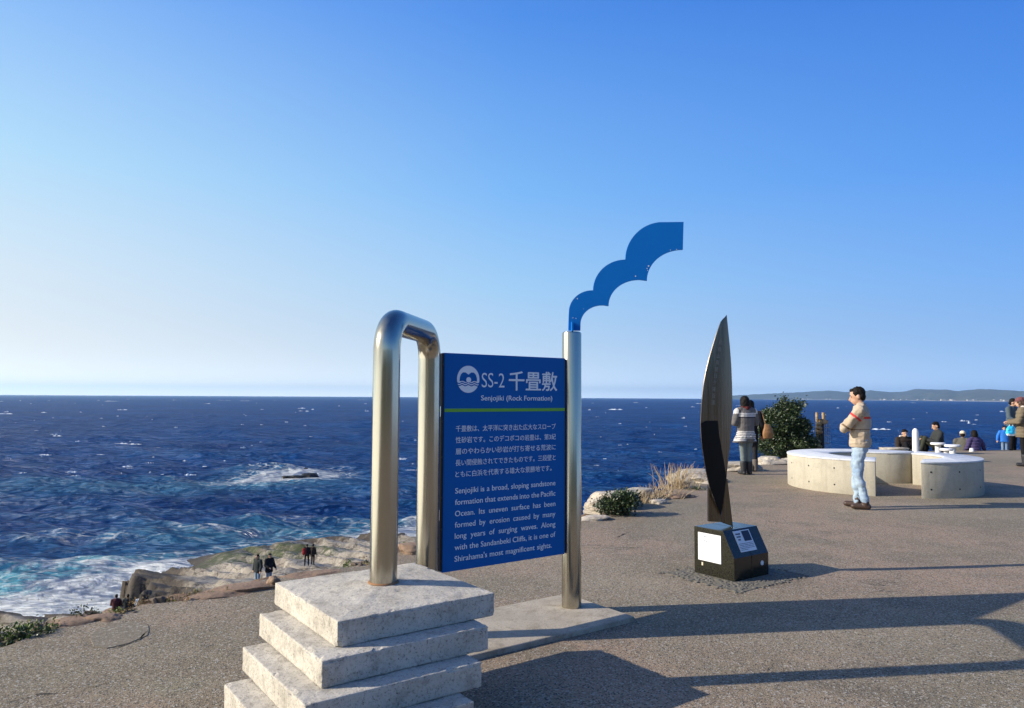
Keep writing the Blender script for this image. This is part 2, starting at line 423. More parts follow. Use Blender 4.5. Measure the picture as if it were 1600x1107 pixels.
# ------------------------------------------------------------------ rock shelf and cliff below the plaza
SEA = -15.45
_sh = [gp(*q, SEA)[:2] for q in [(-160, 962), (0, 944), (60, 941), (110, 930), (165, 924), (212, 922), (238, 905), (250, 889), (330, 871), (380, 859), (450, 852), (500, 846), (560, 838), (620, 829), (652, 823), (690, 816)]]
SHORE = np.array([tuple(p) for p in _sh] + [(-2, 75), (6, 45), (14, 41), (30, 48), (60, 58), (60, -40), (-80, -40), (-80, 52)])
_low = np.array([(-14, 30), (-21.5, 45), (-28.5, 55), (-31, 63), (-34, 70), (-90, 70), (-90, 30)])
_veg = [(gp(425, 868, -14)[:2], 5.0), (gp(470, 858, -14)[:2], 4.), (gp(370, 875, -13.5)[:2], 3.5)]
def terrain(x, y):
    d = poly_sd(PLAZA, x, y)
    e = -poly_sd(SHORE, x, y) + 1.6 * fbm(x * .22, y * .22, 1.) + .25 * fbm(x * .7, y * .7, 4.)
    n1 = fbm(x * .16, y * .16, 2., 5); n2 = fbm(x * 1.7, y * 1.7, 7., 4); n3 = fbm(x * .6, y * .6, 5., 5)
    rim = -.07 + (.09 * n2 + .10 * fbm(x * 5, y * 5, 3., 3) * sat((d - .1) / .4)) * sat(d / .3) + .03 * sat(d / .4) - .66 * np.maximum(d - .35, 0) + .40 * n3 * sat((d - 1.2) / 3) - .16 * sat(d - .1)
    rim = np.where(d < -.15, -.12, rim)
    shelf = np.where(y < 60, -8.45 - .172 * (y - 38.8), -12.1 - .095 * (y - 60))
    ls = poly_sd(_low, x, y) + 1.6 * n3
    lowf = sstep(.6, -.6, ls)
    shelf = shelf - lowf * (2.3 + .1 * np.maximum(0, -23 - x) * 1.0)
    shelf = shelf + .35 * n1 + .20 * n3 + .12 * n2
    q = (x * .16 + y * .22 + 1.3 * fbm(x * .09, y * .09, 6., 3)) * .9; fr = q - np.floor(q)
    shelf = shelf + .75 * (sstep(.84, .98, fr) - fr)
    q2 = (x * .1 - y * .5 + 2.5 * n1) * .9; fr2 = q2 - np.floor(q2)
    shelf = shelf + .22 * (sstep(.85, 1, fr2) - fr2)
    rough = np.exp(-(e / 7.) ** 2) * (1 - .6 * lowf)
    shelf = shelf + .25 * rough * (.0 + 1.0 * np.abs(fbm(x * .30, y * .42, 9., 5)) * 1.7 + .25 * n3)
    land = np.maximum(rim, shelf)
    corner = np.exp(-((x + 26.5) ** 2 / 30 + (y - 56.5) ** 2 / 40))
    ep = np.maximum(e, 0)
    sea_cut = -17.3 + 1.5 * sat(e / .8 + .4) + .75 * sat(e / 1.2) + .10 * ep + .016 * ep * ep + lowf * (.15 + .55 * n3) * sat(e / 1.5) + 1.3 * corner * sat(e / .9)
    z = np.minimum(land, sea_cut)
    return z, d, e, lowf
def build_shelf():
    th = np.radians(np.arange(-64, 52, .19)); r = 3.2 * np.exp(np.arange(0, math.log(135 / 3.2), .0078))
    T, Rr = np.meshgrid(th, r); x = Rr * np.sin(T); y = Rr * np.cos(T)
    z, d, e, lowf = terrain(x, y)
    keep = (z > SEA - 1.6) & (d > -.6)
    me, rm = grid_mesh('rock_shelf', np.stack([x, y, z], -1), keep)
    wet = np.exp(-(np.maximum(e, 0) / 9.) ** 2) * .62 + lowf * .55 + .35 * np.exp(-((x + 27.5) ** 2 / 22 + (y - 57) ** 2 / 40))
    wet = wet + .62 * np.exp(-(np.minimum(poly_sd(_low, x, y), 9) / 3.2) ** 2)
    soil = np.exp(-np.maximum(d, 0) / 1.2) * .9
    veg = sum(np.exp(-((x - c[0]) ** 2 + (y - c[1]) ** 2) / (2 * s * s)) for c, s in _veg)
    for nm, a in (('wet', wet), ('soil', soil), ('veg', sat(veg) * .50)): set_attr(me, nm, a.ravel()[rm])
    tag(link('rock_shelf', me, M_SHELF), kind='structure')
build_shelf()
def tz(x, y): return float(terrain(np.array([float(x)]), np.array([float(y)]))[0][0])

# ------------------------------------------------------------------ sea
REEF = gp(478, 746, SEA)[:2]
def blob(px, py, sx, sy, rot=0):
    return gp(px, py, SEA)[:2], sx, sy, rot
FOAMB = [(blob(455, 744, 6.5, 5), 1.35), (blob(488, 743.5, 4.5, 4), 1.1), (blob(425, 736, 11, 2.0, .0), .85), (blob(390, 749, 11, 2.4, .25), .9), (blob(335, 757, 14, 3, .25), .2),
         (blob(60, 900, 9, 6), .30), (blob(150, 905, 7, 5), .2), (blob(30, 932, 7, 3), .4), (blob(230, 905, 6, 4), .4), (blob(300, 880, 7, 2.5, -.1), .42),
         (blob(330, 829, 3.4, 1.1), 1.), (blob(352, 832, 2., 1.), .8), (blob(425, 811, 4, 1.1, .2), .33), (blob(130, 838, 6, 1., .1), .62), (blob(60, 878, 5, 2), .8), (blob(640, 826, 8, 3), .5), (blob(590, 832, 9, 2.5), .4),
         (blob(255, 700, 4, 3), .5), (blob(468, 803, 3, 3), .4), (blob(60, 799, 9, 1.5), .27)]
SHALB = [(blob(400, 750, 14, 5, .2), .4), (blob(300, 762, 26, 7, .2), .28), (blob(110, 908, 14, 4.5), .8), (blob(240, 893, 11, 3.2), .85), (blob(350, 842, 8, 2.), .2), (blob(530, 830, 14, 3), .4), (blob(20, 900, 10, 5), .5)]
BREAK = [(gp(70, 893, SEA)[:2], 9, 2.2, 1.5, .1), (gp(150, 915, SEA)[:2], 9, 1.8, .9, .15), (gp(345, 836, SEA)[:2], 9, 2.2, .85, 0), (gp(130, 845, SEA)[:2], 22, 3, .7, .05),
         (gp(250, 897, SEA)[:2], 10, 1.8, .6, .1), (gp(430, 738, SEA)[:2], 12, 2.5, 1.2, 0), (gp(430, 818, SEA)[:2], 8, 2, .8, .2), (gp(650, 818, SEA)[:2], 8, 2, .8, 0)]
def gauss(x, y, b):
    c, sx, sy, rot = b; dx, dy = x - c[0], y - c[1]
    u = dx * math.cos(rot) + dy * math.sin(rot); v = -dx * math.sin(rot) + dy * math.cos(rot)
    return np.exp(-(u / sx) ** 2 / 2 - (v / sy) ** 2 / 2)
def build_sea():
    th = np.radians(np.arange(-50, 50, .115))
    H = 17.; ys = np.concatenate([np.arange(430, 14, -.58), np.arange(14, 1.2, -.5), np.array([.95, .62])])
    r = 739. * H / ys
    T, Rr = np.meshgrid(th, r); x = Rr * np.sin(T); y = Rr * np.cos(T)
    dr = np.gradient(r)[:, None] * np.ones_like(x); cell = np.maximum(np.abs(dr), Rr * math.radians(.115))
    z = np.zeros_like(x); ox = np.zeros_like(x); oy = np.zeros_like(x); rr = np.random.RandomState(11)
    near = sat((2500 - Rr) / 1500)
    for i in range(76):
        lam = 2.2 * (55 / 2.2) ** (i / 75.); a0 = R_(-98) + rr.normal(0, .42)   # running onshore, a little from the right
        kx, ky = math.cos(a0), math.sin(a0); k = 2 * math.pi / lam
        amp = .0145 * lam * rr.uniform(.5, 1.2) * (1. if lam < 14 else .6)
        att = sstep(1.3, 2.6, lam / cell) * near
        ph = k * (kx * x + ky * y) + rr.uniform(0, 6.28)
        grp = .55 + .65 * vnoise(x / (lam * 3.1) + i * 7.7, y / (lam * 3.1), i * 1.3, 1)
        s = amp * att * grp
        z += s * np.sin(ph); c = np.cos(ph); ox += kx * s * c * .6; oy += ky * s * c * .6
    dist = np.maximum(poly_sd(SHORE, x, y), 0); cm = Rr < 320
    dd = np.where(cm, dist, 999)
    damp = .25 + .75 * sat(dd / 14); damp = damp * (1 - .85 * np.exp(-((x - REEF[0]) ** 2 + (y - REEF[1]) ** 2) / 120.)); z *= damp; ox *= damp; oy *= damp
    foam = np.exp(-dd / 2.2) * .62 + np.exp(-dd / 6.) * .12
    sh = np.exp(-dd / 6.) * .42
    wob = 1.6 * fbm(x * .12, y * .12, 3.)
    for b, a in FOAMB: foam += .72 * a * gauss(x + wob * .6, y + wob, b)
    for b, a in SHALB: sh += .95 * a * gauss(x + wob * 2, y + wob, b)
    for c, L, w, h, rot in BREAK:
        dx, dy = x - c[0], y - c[1] + wob * .8
        u = dx * math.cos(rot) + dy * math.sin(rot); v = -dx * math.sin(rot) + dy * math.cos(rot)
        e = np.exp(-(u / L) ** 2) * (.7 + .5 * vnoise(x * .3, y * .3, 2.))
        z += h * e * np.where(v < 0, np.exp(-(v / w) ** 2), np.exp(-(v / (w * 2.4)) ** 2))
        foam += .34 * e * np.exp(-((v + .1 * w) / (w * .45)) ** 2)
        sh += .16 * e * np.exp(-((v + w * .9) / w) ** 2)
    crest = sstep(.34, .60, z / (1 + 0 * z)) * sat((400 - Rr) / 250)
    foam += .22 * crest * (sstep(.1, .5, fbm(x * .11, y * .11, 8.)))
    sh += .10 * sstep(.1, .5, z) * sat((300 - Rr) / 200)
    keep = (poly_sd(SHORE, x, y) > -9) | (Rr > 160)
    me, rm = grid_mesh('sea_water', np.stack([x + ox, y + oy, z + SEA], -1), keep)
    set_attr(me, 'foam', sat(foam).ravel()[rm]); set_attr(me, 'shallow', sat(sh).ravel()[rm])
    tag(link('sea_water', me, m_sea()), kind='structure')
build_sea()

def build_whitecaps():
    rr = np.random.RandomState(21); mb = MB(); n = 0
    while n < 620:
        py = 620 + 2.2 + (rr.rand() ** 1.15) * 205; px = rr.uniform(-250, 1850)
        p = gp(px, py + (px - 800) * .0055, SEA); D = math.hypot(p[0], p[1])
        if D > 4200 or poly_sd(SHORE, np.array([p[0]]), np.array([p[1]]))[0] < 12: continue
        n += 1
        if D < 165: continue
        L = np.exp(rr.normal(0, .75)) * (.45 + D * .0030); h = min(.06 + D * .00065, .9) * np.exp(rr.normal(0, .4)); w = .30 * L * rr.uniform(.4, 1)
        a = rr.normal(0.05, .16); ca, sa = math.cos(a), math.sin(a); k = 15; v = []; f = []
        for i in range(k):
            t = i / (k - 1) * 2 - 1; env = max(0, 1 - t * t) ** .7 * rr.choice([.12, .3, .6, .9, 1.2]); jo = rr.normal(0, .30) * w
            for (cx, cz) in ((-.5, -.25), (-.18, .75), (.1, 1.), (.5, -.2)):
                lx = t * L * .5; ly = cx * w * (.3 + .7 * env) + jo
                v.append((p[0] + lx * ca - ly * sa, p[1] + lx * sa + ly * ca, SEA + .1 + cz * h * env))
        for i in range(k - 1):
            for j in range(3): f.append((i * 4 + j, (i + 1) * 4 + j, (i + 1) * 4 + j + 1, i * 4 + j + 1))
        mb.add(v, f)
    t = MT('sea_foam'); t.set(Base_Color=t.mix(t.noise(1, 4), (.40, .50, .60), (.80, .83, .84)), Roughness=.9)
    o = mb.build('whitecaps', t.m, smooth=True, angle=3); tag(o, 'white foam crests scattered over the dark blue sea', 'foam', kind='stuff')
build_whitecaps()

def rock_mesh(size, seed, sub=4, rough=.35, flat=.8):
    bm = bmesh.new(); bmesh.ops.create_icosphere(bm, subdivisions=sub, radius=1)
    co = np.array([v.co[:] for v in bm.verts])
    n = fbm(co[:, 0] * 1.1 + seed * 3.1, co[:, 1] * 1.1, co[:, 2] * 1.1 + seed, 5, 2)
    led = fbm(co[:, 0] * .8 + seed, co[:, 1] * .8, co[:, 2] * 4, 3, 1)
    s = 1 + rough * 1.6 * n + rough * .35 * led
    co = co * s[:, None]; co[:, 2] = np.where(co[:, 2] > flat, flat + (co[:, 2] - flat) * .25, co[:, 2])
    co *= np.array(size)
    for v, c in zip(bm.verts, co): v.co = c
    me = bpy.data.meshes.new('rock'); bm.to_mesh(me); bm.free(); return me
def rock(name, loc, size, seed, mat, label, group=None, rz=0, cat='rock', rough=.35):
    o = link(name, rock_mesh(size, seed, rough=rough), mat, smooth=True); o.location = loc; o.rotation_euler = (0, 0, rz)
    shade_auto(o.data, .5); tag(o, label, cat, group); return o
for i, (px, py, sz, lab) in enumerate([(483, 746, (1.7, 1.1, .95), 'widest dark wet rock awash in foam out at sea'), (464, 747.5, (1.6, .8, .6), 'flat dark rock in surf between two other sea rocks'),
                                      (447, 747.5, (1.1, .7, .5), 'small dark rock at the seaward left end of the foam'), (478, 739.5, (.5, .4, 1.2), 'pointed dark rock standing at the back of the breaking foam')]):
    p = gp(px, py, SEA); rock('reef_rock', (p[0], p[1], SEA + .12), sz, 30 + i, M_REEF, lab, 'rocks awash offshore')

# ------------------------------------------------------------------ far coast and hills
def build_far():
    prof = [(1105, 621.8), (1130, 620), (1160, 617.5), (1200, 615.5), (1250, 613.2), (1296, 610.6), (1325, 613), (1360, 610.6), (1387, 613), (1412, 612.4), (1432, 607.6), (1452, 609), (1475, 609), (1495, 611.6), (1532, 608.2), (1555, 609), (1600, 611.6), (1680, 606), (1780, 610), (1950, 604), (2200, 612)]
    xs = np.arange(1105, 2201, 5); top = np.interp(xs, *zip(*prof)); rows = []
    base = 620.7 + (xs - 800) * .0055 + np.interp(xs, [1050, 1200, 1400, 1600, 2200], [1.35, 1.6, 2.2, 3.3, 5.0])
    pts_b = np.array([gp(px, py, SEA + .0) for px, py in zip(xs, base)])
    pts_t = []
    for px, py, b in zip(xs, top, pts_b):
        D = min(max(b[1] * 1.45, 8500), 14500); pts_t.append(at(px, py + rnd.uniform(-.35, .35), D))
    pts_t = np.array(pts_t)
    for k in range(13):
        t = k / 12.; p = pts_b + (pts_t - pts_b) * t
        hz = (pts_t[:, 2] - SEA); s = sstep(.12, 1., np.array(t)); p[:, 2] = SEA + .5 + hz * (.02 * min(1, t * 12) + .98 * s)
        if 0 < k < 12: p[:, 2] += hz * .22 * fbm(xs * .05, np.full(len(xs), t * 6), 3., 4) * math.sin(math.pi * t)
        rows.append(p)
    bk = pts_t.copy(); bk[:, 0] *= 1.3; bk[:, 1] *= 1.3; bk[:, 2] = SEA; rows.append(bk)
    me, _ = grid_mesh('far_hills', np.array(rows))
    t = MT('wooded_hills'); t.set(Base_Color=t.mix(t.ramp(t.noise(.004, 6, .6), .35, .65), (.055, .075, .065), (.10, .11, .095)), Roughness=1.)
    tag(link('far_hills', me, t.m), kind='structure')
    # low pale shore at the foot of the hills
    a = pts_b * 1.0; a[:, :2] *= .995; a[:, 2] = SEA + .2; b = pts_b.copy(); b[:, :2] *= 1.05; b[:, 2] = SEA + 6
    me, _ = grid_mesh('far_beach', np.array([a, b]))
    tag(link('far_beach', me, plain('pale_shore', (.40, .38, .33), 1., var=.3, scale=.002)), kind='structure')
    mb = MB(); rr = random.Random(4)
    for i in range(34):
        px = rr.choice([rr.uniform(1370, 1490), rr.uniform(1370, 1490), rr.uniform(1240, 1300), rr.uniform(1500, 1700)])
        b0 = np.array([np.interp(px, xs, pts_b[:, j]) for j in range(3)]) * rr.uniform(1.02, 1.12)
        w, d, h = rr.uniform(6, 30), 12, rr.uniform(2, 8); z0 = SEA + 4
        mb.box((b0[0] - w, b0[1] - d, z0), (b0[0] + w, b0[1] + d, z0 + h + 8))
    tag(mb.build('far_town', plain('pale_far_walls', (.40, .39, .37), .9)), 'tiny pale buildings along the far shore below the hills', 'town', kind='stuff')
build_far()
def build_back_hill():  # unseen hill added behind the camera to darken what the steel posts reflect
    xs = np.linspace(-45, 80, 120); rows = []
    for k in range(14):
        t = k / 13.; y = -29 - 28 * t; h = 9.5 * sstep(0, .8, np.array(t)) * (1 + .25 * fbm(xs * .06, np.full(120, 1.), 2.)) * sstep(-45, -15, xs)
        z = -.3 + h + .9 * fbm(xs * .5, np.full(120, y * .5), 1., 4) * min(1, t * 4)
        rows.append(np.stack([xs, np.full(120, y) + .6 * fbm(xs * .4, np.full(120, y)), z], -1))
    me, _ = grid_mesh('added_dark_hill', np.array(rows)[::-1])
    t = MT('added_hill_green'); t.set(Base_Color=t.mix(t.noise(.8, 6, .7), (.025, .04, .015), (.11, .11, .05)), Roughness=1.); t.bump(t.noise(1.5, 6), 1., .6)
    tag(link('added_dark_hill', me, t.m), kind='structure')
build_back_hill()

# ------------------------------------------------------------------ the sign: plinth, posts, panel, wing
A36 = R_(36); UU = np.array([math.cos(A36), math.sin(A36), 0]); VV = np.array([-math.sin(A36), math.cos(A36), 0])
NN = np.array([math.sin(A36), -math.cos(A36), 0])
P1 = np.array([-.664, 3.914, 0]); P3 = np.array([.442, 5.463, 0]); P2 = np.array([-.531, 4.756, 0])
DG = (UU + VV) / math.sqrt(2)

def tier(name, c, half, z0, z1, parent, seed, apex=0.):
    bm = bmesh.new(); bmesh.ops.create_cube(bm, size=1)
    for v in bm.verts:
        q = c + UU * (v.co.x * 2 * half) + VV * (v.co.y * 2 * half); v.co = (q[0], q[1], z0 + (v.co.z + .5) * (z1 - z0))
    bmesh.ops.bevel(bm, geom=bm.edges[:], offset=.007, segments=2, affect='EDGES', profile=.6)
    bmesh.ops.subdivide_edges(bm, edges=[e for e in bm.edges if e.calc_length() > .05], cuts=44, use_grid_fill=True)
    co = np.array([v.co[:] for v in bm.verts])
    n = fbm(co[:, 0] * 22 + seed, co[:, 1] * 22, co[:, 2] * 22, 4); n2 = fbm(co[:, 0] * 5, co[:, 1] * 5 + seed, co[:, 2] * 5, 3)
    bm.normal_update()
    for v, a, b in zip(bm.verts, n, n2):
        v.co = v.co + v.normal * (a * .0035 + b * .003)
        q = np.array(v.co[:]) - c; la, lb = abs(q @ UU), abs(q @ VV); ne = int(la > half - .012) + int(lb > half - .012) + int(v.co.z > z1 - .012)
        if ne >= 2: v.co = v.co - v.normal * (max(0, a + .35 * b - .18) * .018)
        if apex and v.co.z > z1 - .02:
            q = np.array(v.co[:]) - c; m = max(abs(q @ UU), abs(q @ VV)) / half; v.co.z += apex * max(0, 1 - m)
    me = bpy.data.meshes.new(name); bm.to_mesh(me); bm.free()
    return link(name, me, M_WHITECONC, parent)
pl = empty('stepped_plinth', (0, 0, 0))
tag(pl, 'weathered white concrete plinth of stacked leaning square tiers under the steel pipe', 'plinth')
tops = [.10, .215, .33, .445, .56]
for i in range(5):
    c = np.array([-.668, 3.90, 0]) - DG * (.16 * (4 - i))
    o = tier('tier', c, .42, tops[i] - .115 + .001 if i else -.02, tops[i] - (.001 if i < 4 else 0), pl, i * 3.3, .028 if i == 4 else 0)
# concrete footing
fb = MB(); a = P3 + UU * .197; 
corn = [P3 + UU * .20 + VV * -.44, P3 + UU * .20 + VV * .30, P3 - UU * 1.75 + VV * .30, P3 - UU * 1.75 + VV * -.44]
fb.prism([tuple(q[:2]) for q in corn], -.05, .035)
tag(fb.build('concrete_footing', M_SLAB, bevel=.008), 'low flat concrete footing slab below the blue sign and its right post', 'footing')

sg = empty('information_sign', tuple(P3)); PI_ = Vector(P3)
tag(sg, 'blue information sign with white Japanese and English text between steel posts', 'sign')
def loc(p): return tuple(np.array(p) - P3)
RAD = .0715
def arc_pipe():
    pts = []; top = 1.957; b = .17; zb = .575
    h1 = P1 + DG * 0; d = (P2 - P1); L = np.linalg.norm(d); d = d / L
    for z in np.linspace(zb, top - b, 14): pts.append(P1 + np.array([0, 0, z]))
    for k in range(1, 12):
        a = math.pi / 2 * k / 11; pts.append(P1 + d * (b - b * math.cos(a)) + np.array([0, 0, top - b + b * math.sin(a)]))
    for s in np.linspace(b, L - b, 6)[1:-1]: pts.append(P1 + d * s + np.array([0, 0, top]))
    for k in range(0, 12):
        a = math.pi / 2 * k / 11; pts.append(P1 + d * (L - b + b * math.sin(a)) + np.array([0, 0, top - b + b * math.cos(a)]))
    for z in np.linspace(top - b, .03, 16)[1:]: pts.append(P2 + np.array([0, 0, z]))
    return pts
o = MB().sweep([loc(p) for p in arc_pipe()], RAD, 40).build('bent_pipe', M_STEEL, sg, smooth=True)
MB().lathe([(RAD, .03), (RAD, 2.02), (RAD - .004, 2.03), (RAD - .012, 2.034), (.001, 2.034)], 40).build('post', M_STEEL, sg, smooth=True)
# rust ring where the pipe meets the plinth
MB().lathe([(RAD + .010, .585), (RAD + .006, .5905), (RAD, .592)], 36, loc(P1)).build('rust_ring', plain('rust_stain', (.25, .13, .06), .9, var=.5, scale=30), sg)
# panel
s0, s1, zb, zt = None, None, .425, 1.835
PT = .021
def on_panel(px, py):
    d = ray(px, py); p0 = P3 + NN * PT; t = ((p0 - CC) @ NN) / (d @ NN); q = CC + d * t
    return (q - P3) @ UU, q[2]
s0 = on_panel(693, 720)[0]; s1 = on_panel(882.5, 720)[0]
def pbox(mb, sa, sb, za, zb_, na, nb):
    v = []
    for z in (za, zb_):
        for s, n in ((sa, na), (sb, na), (sb, nb), (sa, nb)): v.append(loc(P3 + UU * s + NN * n + np.array([0, 0, z])))
    return mb.add(v, [(3, 2, 1, 0), (4, 5, 6, 7), (0, 1, 5, 4), (1, 2, 6, 5), (2, 3, 7, 6), (3, 0, 4, 7)])
pn = pbox(MB(), s0, s1, zb, zt, PT, -PT).build('panel', M_BLUE, sg, bevel=.0015, seg=1)
for sa, sb in ((s0 - .016, s0 - .001), (s1 + .001, s1 + .014)):
    pbox(MB(), sa, sb, zb + .01, zt - .004, PT - .006, -PT + .004).build('side_rail', M_DARKMETAL, sg)
for zc in (1.455, .79):
    for sa, sb in ((s0 - .05, s0 - .017), (s1 + .015, s1 + .05)):
        pbox(MB(), sa, sb, zc - .035, zc + .035, .012, -.012).build('clip', M_EDGE, sg, bevel=.002)
for zc in (1.76, 1.60, 1.39, 1.16, .90, .70, .50):
    for s in (s0 - .0085, s1 + .0075):
        q = loc(P3 + UU * s + NN * (PT - .006) + np.array([0, 0, zc])); q2 = tuple(np.array(q) + NN * .007)
        MB().sweep([q, q2], .006, 10).build('bolt', M_BOLT, sg)

# lettering
_tcache = {}
def text_geo(body, offset=.0, res=3):
    k = (body, offset, res)
    if k in _tcache: return _tcache[k]
    cu = bpy.data.curves.new('t', 'FONT'); cu.body = body; cu.size = 1; cu.offset = offset; cu.resolution_u = res
    o = bpy.data.objects.new('t', cu); COL.objects.link(o)
    bpy.context.view_layer.update()
    me = bpy.data.meshes.new_from_object(o.evaluated_get(bpy.context.evaluated_depsgraph_get()))
    v = np.array([p.co[:] for p in me.vertices]) if len(me.vertices) else np.zeros((0, 3)); f = [tuple(p.vertices) for p in me.polygons]
    bpy.data.objects.remove(o); bpy.data.curves.remove(cu); bpy.data.meshes.remove(me)
    _tcache[k] = (v, f); return v, f
def place(mb, body, fr, x0, y0, w=None, size=None, h=None, offset=.0, res=3, ybox=None, bold=0, frs=None):
    """lay text so its left is x0; baseline y0 unless ybox=(lo,hi); fr maps (x,y)->point"""
    v, f = text_geo(body, offset, res)
    if not len(v): return 0
    lo, hi = v.min(0), v.max(0)
    sy = size if size else (h or 1.) / (hi[1] - lo[1])
    if ybox: sy = (ybox[1] - ybox[0]) / (hi[1] - lo[1]); y0 = ybox[0] - lo[1] * sy
    sx = (w / (hi[0] - lo[0])) if w else sy
    for i in range(bold + 1):
        dx, dy = ((0, 0), (.016, .008), (-.016, -.008), (0, .014))[i]
        g = frs[i] if frs else fr
        mb.add([g(x0 + (p[0] - lo[0] + dx) * sx, y0 + (p[1] + dy) * sy) for p in v], f)
    return (hi[0] - lo[0]) * sx
def fr_panel(off): return lambda s, z: loc(P3 + UU * s + NN * (PT + off) + np.array([0, 0, z]))
FR = fr_panel(.002); FRS = [fr_panel(.002 + .0003 * i) for i in range(4)]
def prow(px, py): return on_panel(px, py)
def fit_px(mb, body, x0, x1, yt, yb, **k):
    a = on_panel(x0, (yt + yb) / 2); b = on_panel(x1, (yt + yb) / 2)
    zt_ = on_panel((x0 + x1) / 2, yt)[1]; zb_ = on_panel((x0 + x1) / 2, yb)[1]
    place(mb, body, FR, a[0], 0, w=b[0] - a[0], ybox=(zb_, zt_), **k)
mb = MB()
fit_px(mb, 'SS-2', 752.5, 788, 583.3, 605.8, offset=-.004, res=4)
fit_px(mb, '千畳敷', 795, 870, 581, 611, res=4, bold=3, frs=FRS)
fit_px(mb, 'Senjojiki (Rock Formation)', 751.5, 862.5, 618.5, 628.6, bold=2, frs=FRS)
mb.build('title_lettering', M_LETTER, sg)
# Japanese paragraph
mb = MB(); left = on_panel(712, 670)[0]; right = on_panel(868, 666)[0]
jp = [('千畳敷は、太平洋に突き出た広大なスロープ', 670.0, 1), ('性砂岩です。このデコボコの岩畳は、第3紀', 687.7, 1), ('層のやわらかい砂岩が打ち寄せる荒波に', 705.6, 1), ('長い間侵蝕されてできたものです。三段壁と', 723.4, 1), ('ともに白浜を代表する雄大な景勝地です。', 741.2, .955)]
szJ = .0445
for body, yc, fr_ in jp:
    z = on_panel(713, yc)[1]
    place(mb, body, FR, left, z - .40 * szJ, w=(right - left) * fr_, size=szJ, bold=1, frs=FRS)
mb.build('japanese_lettering', M_LETTER, sg)
mb = MB()
en = [('Senjojiki is a broad, sloping sandstone', 768.2), ('formation that extends into the Pacific', 786.0), ('Ocean. Its uneven surface has been', 803.8), ('formed by erosion caused by many', 821.4), ('long years of surging waves. Along', 838.8), ('with the Sandanbeki Cliffs, it is one of', 856.6), ("Shirahama's most magnificent sights.", 874.4)]
szE = .0510
le = on_panel(711, 770)[0]; re_ = on_panel(867.5, 757)[0]
_nw = lambda w_: text_geo(w_)[0][:, 0].max() - text_geo(w_)[0][:, 0].min()
XS = min((re_ - le) / (szE * (sum(_nw(w_) for w_ in b.split(' ')) + .30 * (len(b.split(' ')) - 1))) for b, _ in en[:6])
for i, (body, yc) in enumerate(en):
    z = on_panel(712, yc)[1] - .27 * szE
    ws = body.split(' '); wd = [(text_geo(w_)[0][:, 0].max() - text_geo(w_)[0][:, 0].min()) * szE * XS for w_ in ws]
    tot = re_ - le if i < 6 else (re_ - le) * .96
    gap = (tot - sum(wd)) / (len(ws) - 1); x = le
    for w_, d_ in zip(ws, wd):
        place(mb, w_, FR, x, z, w=d_, size=szE, bold=2, frs=FRS); x += d_ + gap
mb.build('english_lettering', M_LETTER, sg)
zg0, zg1 = on_panel(694, 644.2)[1], on_panel(694, 638.9)[1]
mb = MB(); mb.add([FR(s0 + .003, zg0), FR(s1 - .003, zg0), FR(s1 - .003, zg1), FR(s0 + .003, zg1)], [(0, 1, 2, 3)]); mb.build('green_stripe', M_GREEN, sg)
# emblem: pale disc with two arches, a sun disc and waves
ec = on_panel(731.5, 593); er = (on_panel(749, 593)[0] - on_panel(714, 593)[0]) / 2; eh = (on_panel(731.5, 571.7)[1] - on_panel(731.5, 614)[1]) / 2
def em(u, v, off): return fr_panel(off)(ec[0] + u * er, ec[1] + v * eh)
eb = MB(); n = 56
eb.add([em(math.cos(2 * math.pi * k / n), math.sin(2 * math.pi * k / n), .002) for k in range(n)], [tuple(range(n))])
emb = eb.build('emblem', M_LETTER, sg)
bl = MB()
up = [(-.78, -.16), (-.76, .12), (-.66, .36), (-.48, .50), (-.26, .50), (-.08, .40), (0, .34), (.08, .40), (.26, .51), (.48, .50), (.66, .36), (.76, .12), (.78, -.16), (.5, -.12), (.22, -.22), (0, -.14), (-.22, -.22), (-.5, -.12)]
bl.add([em(u, v, .003) for u, v in up], [tuple(range(len(up) - 1, -1, -1))])
for v0, hw in ((-.28, 1.0), (-.44, .93)):
    L = []; k = 40
    for i in range(k + 1):
        u = (i / k * 2 - 1) * hw * .99; w = v0 + .045 * math.cos(u * 11.5); L.append((u, w))
    bl.add([em(u, w - .04, .003) for u, w in L] + [em(u, w + .04, .003) for u, w in L], [(i, i + 1, k + 2 + i, k + 1 + i) for i in range(k)])
bl.build('emblem_blue_shapes', M_BLUE, emb)
sd = MB(); sd.add([em(.02 + .22 * math.cos(2 * math.pi * k / 24), -.04 + .2 * math.sin(2 * math.pi * k / 24), .004) for k in range(24)], [tuple(range(24))]); sd.build('emblem_sun', M_LETTER, emb)

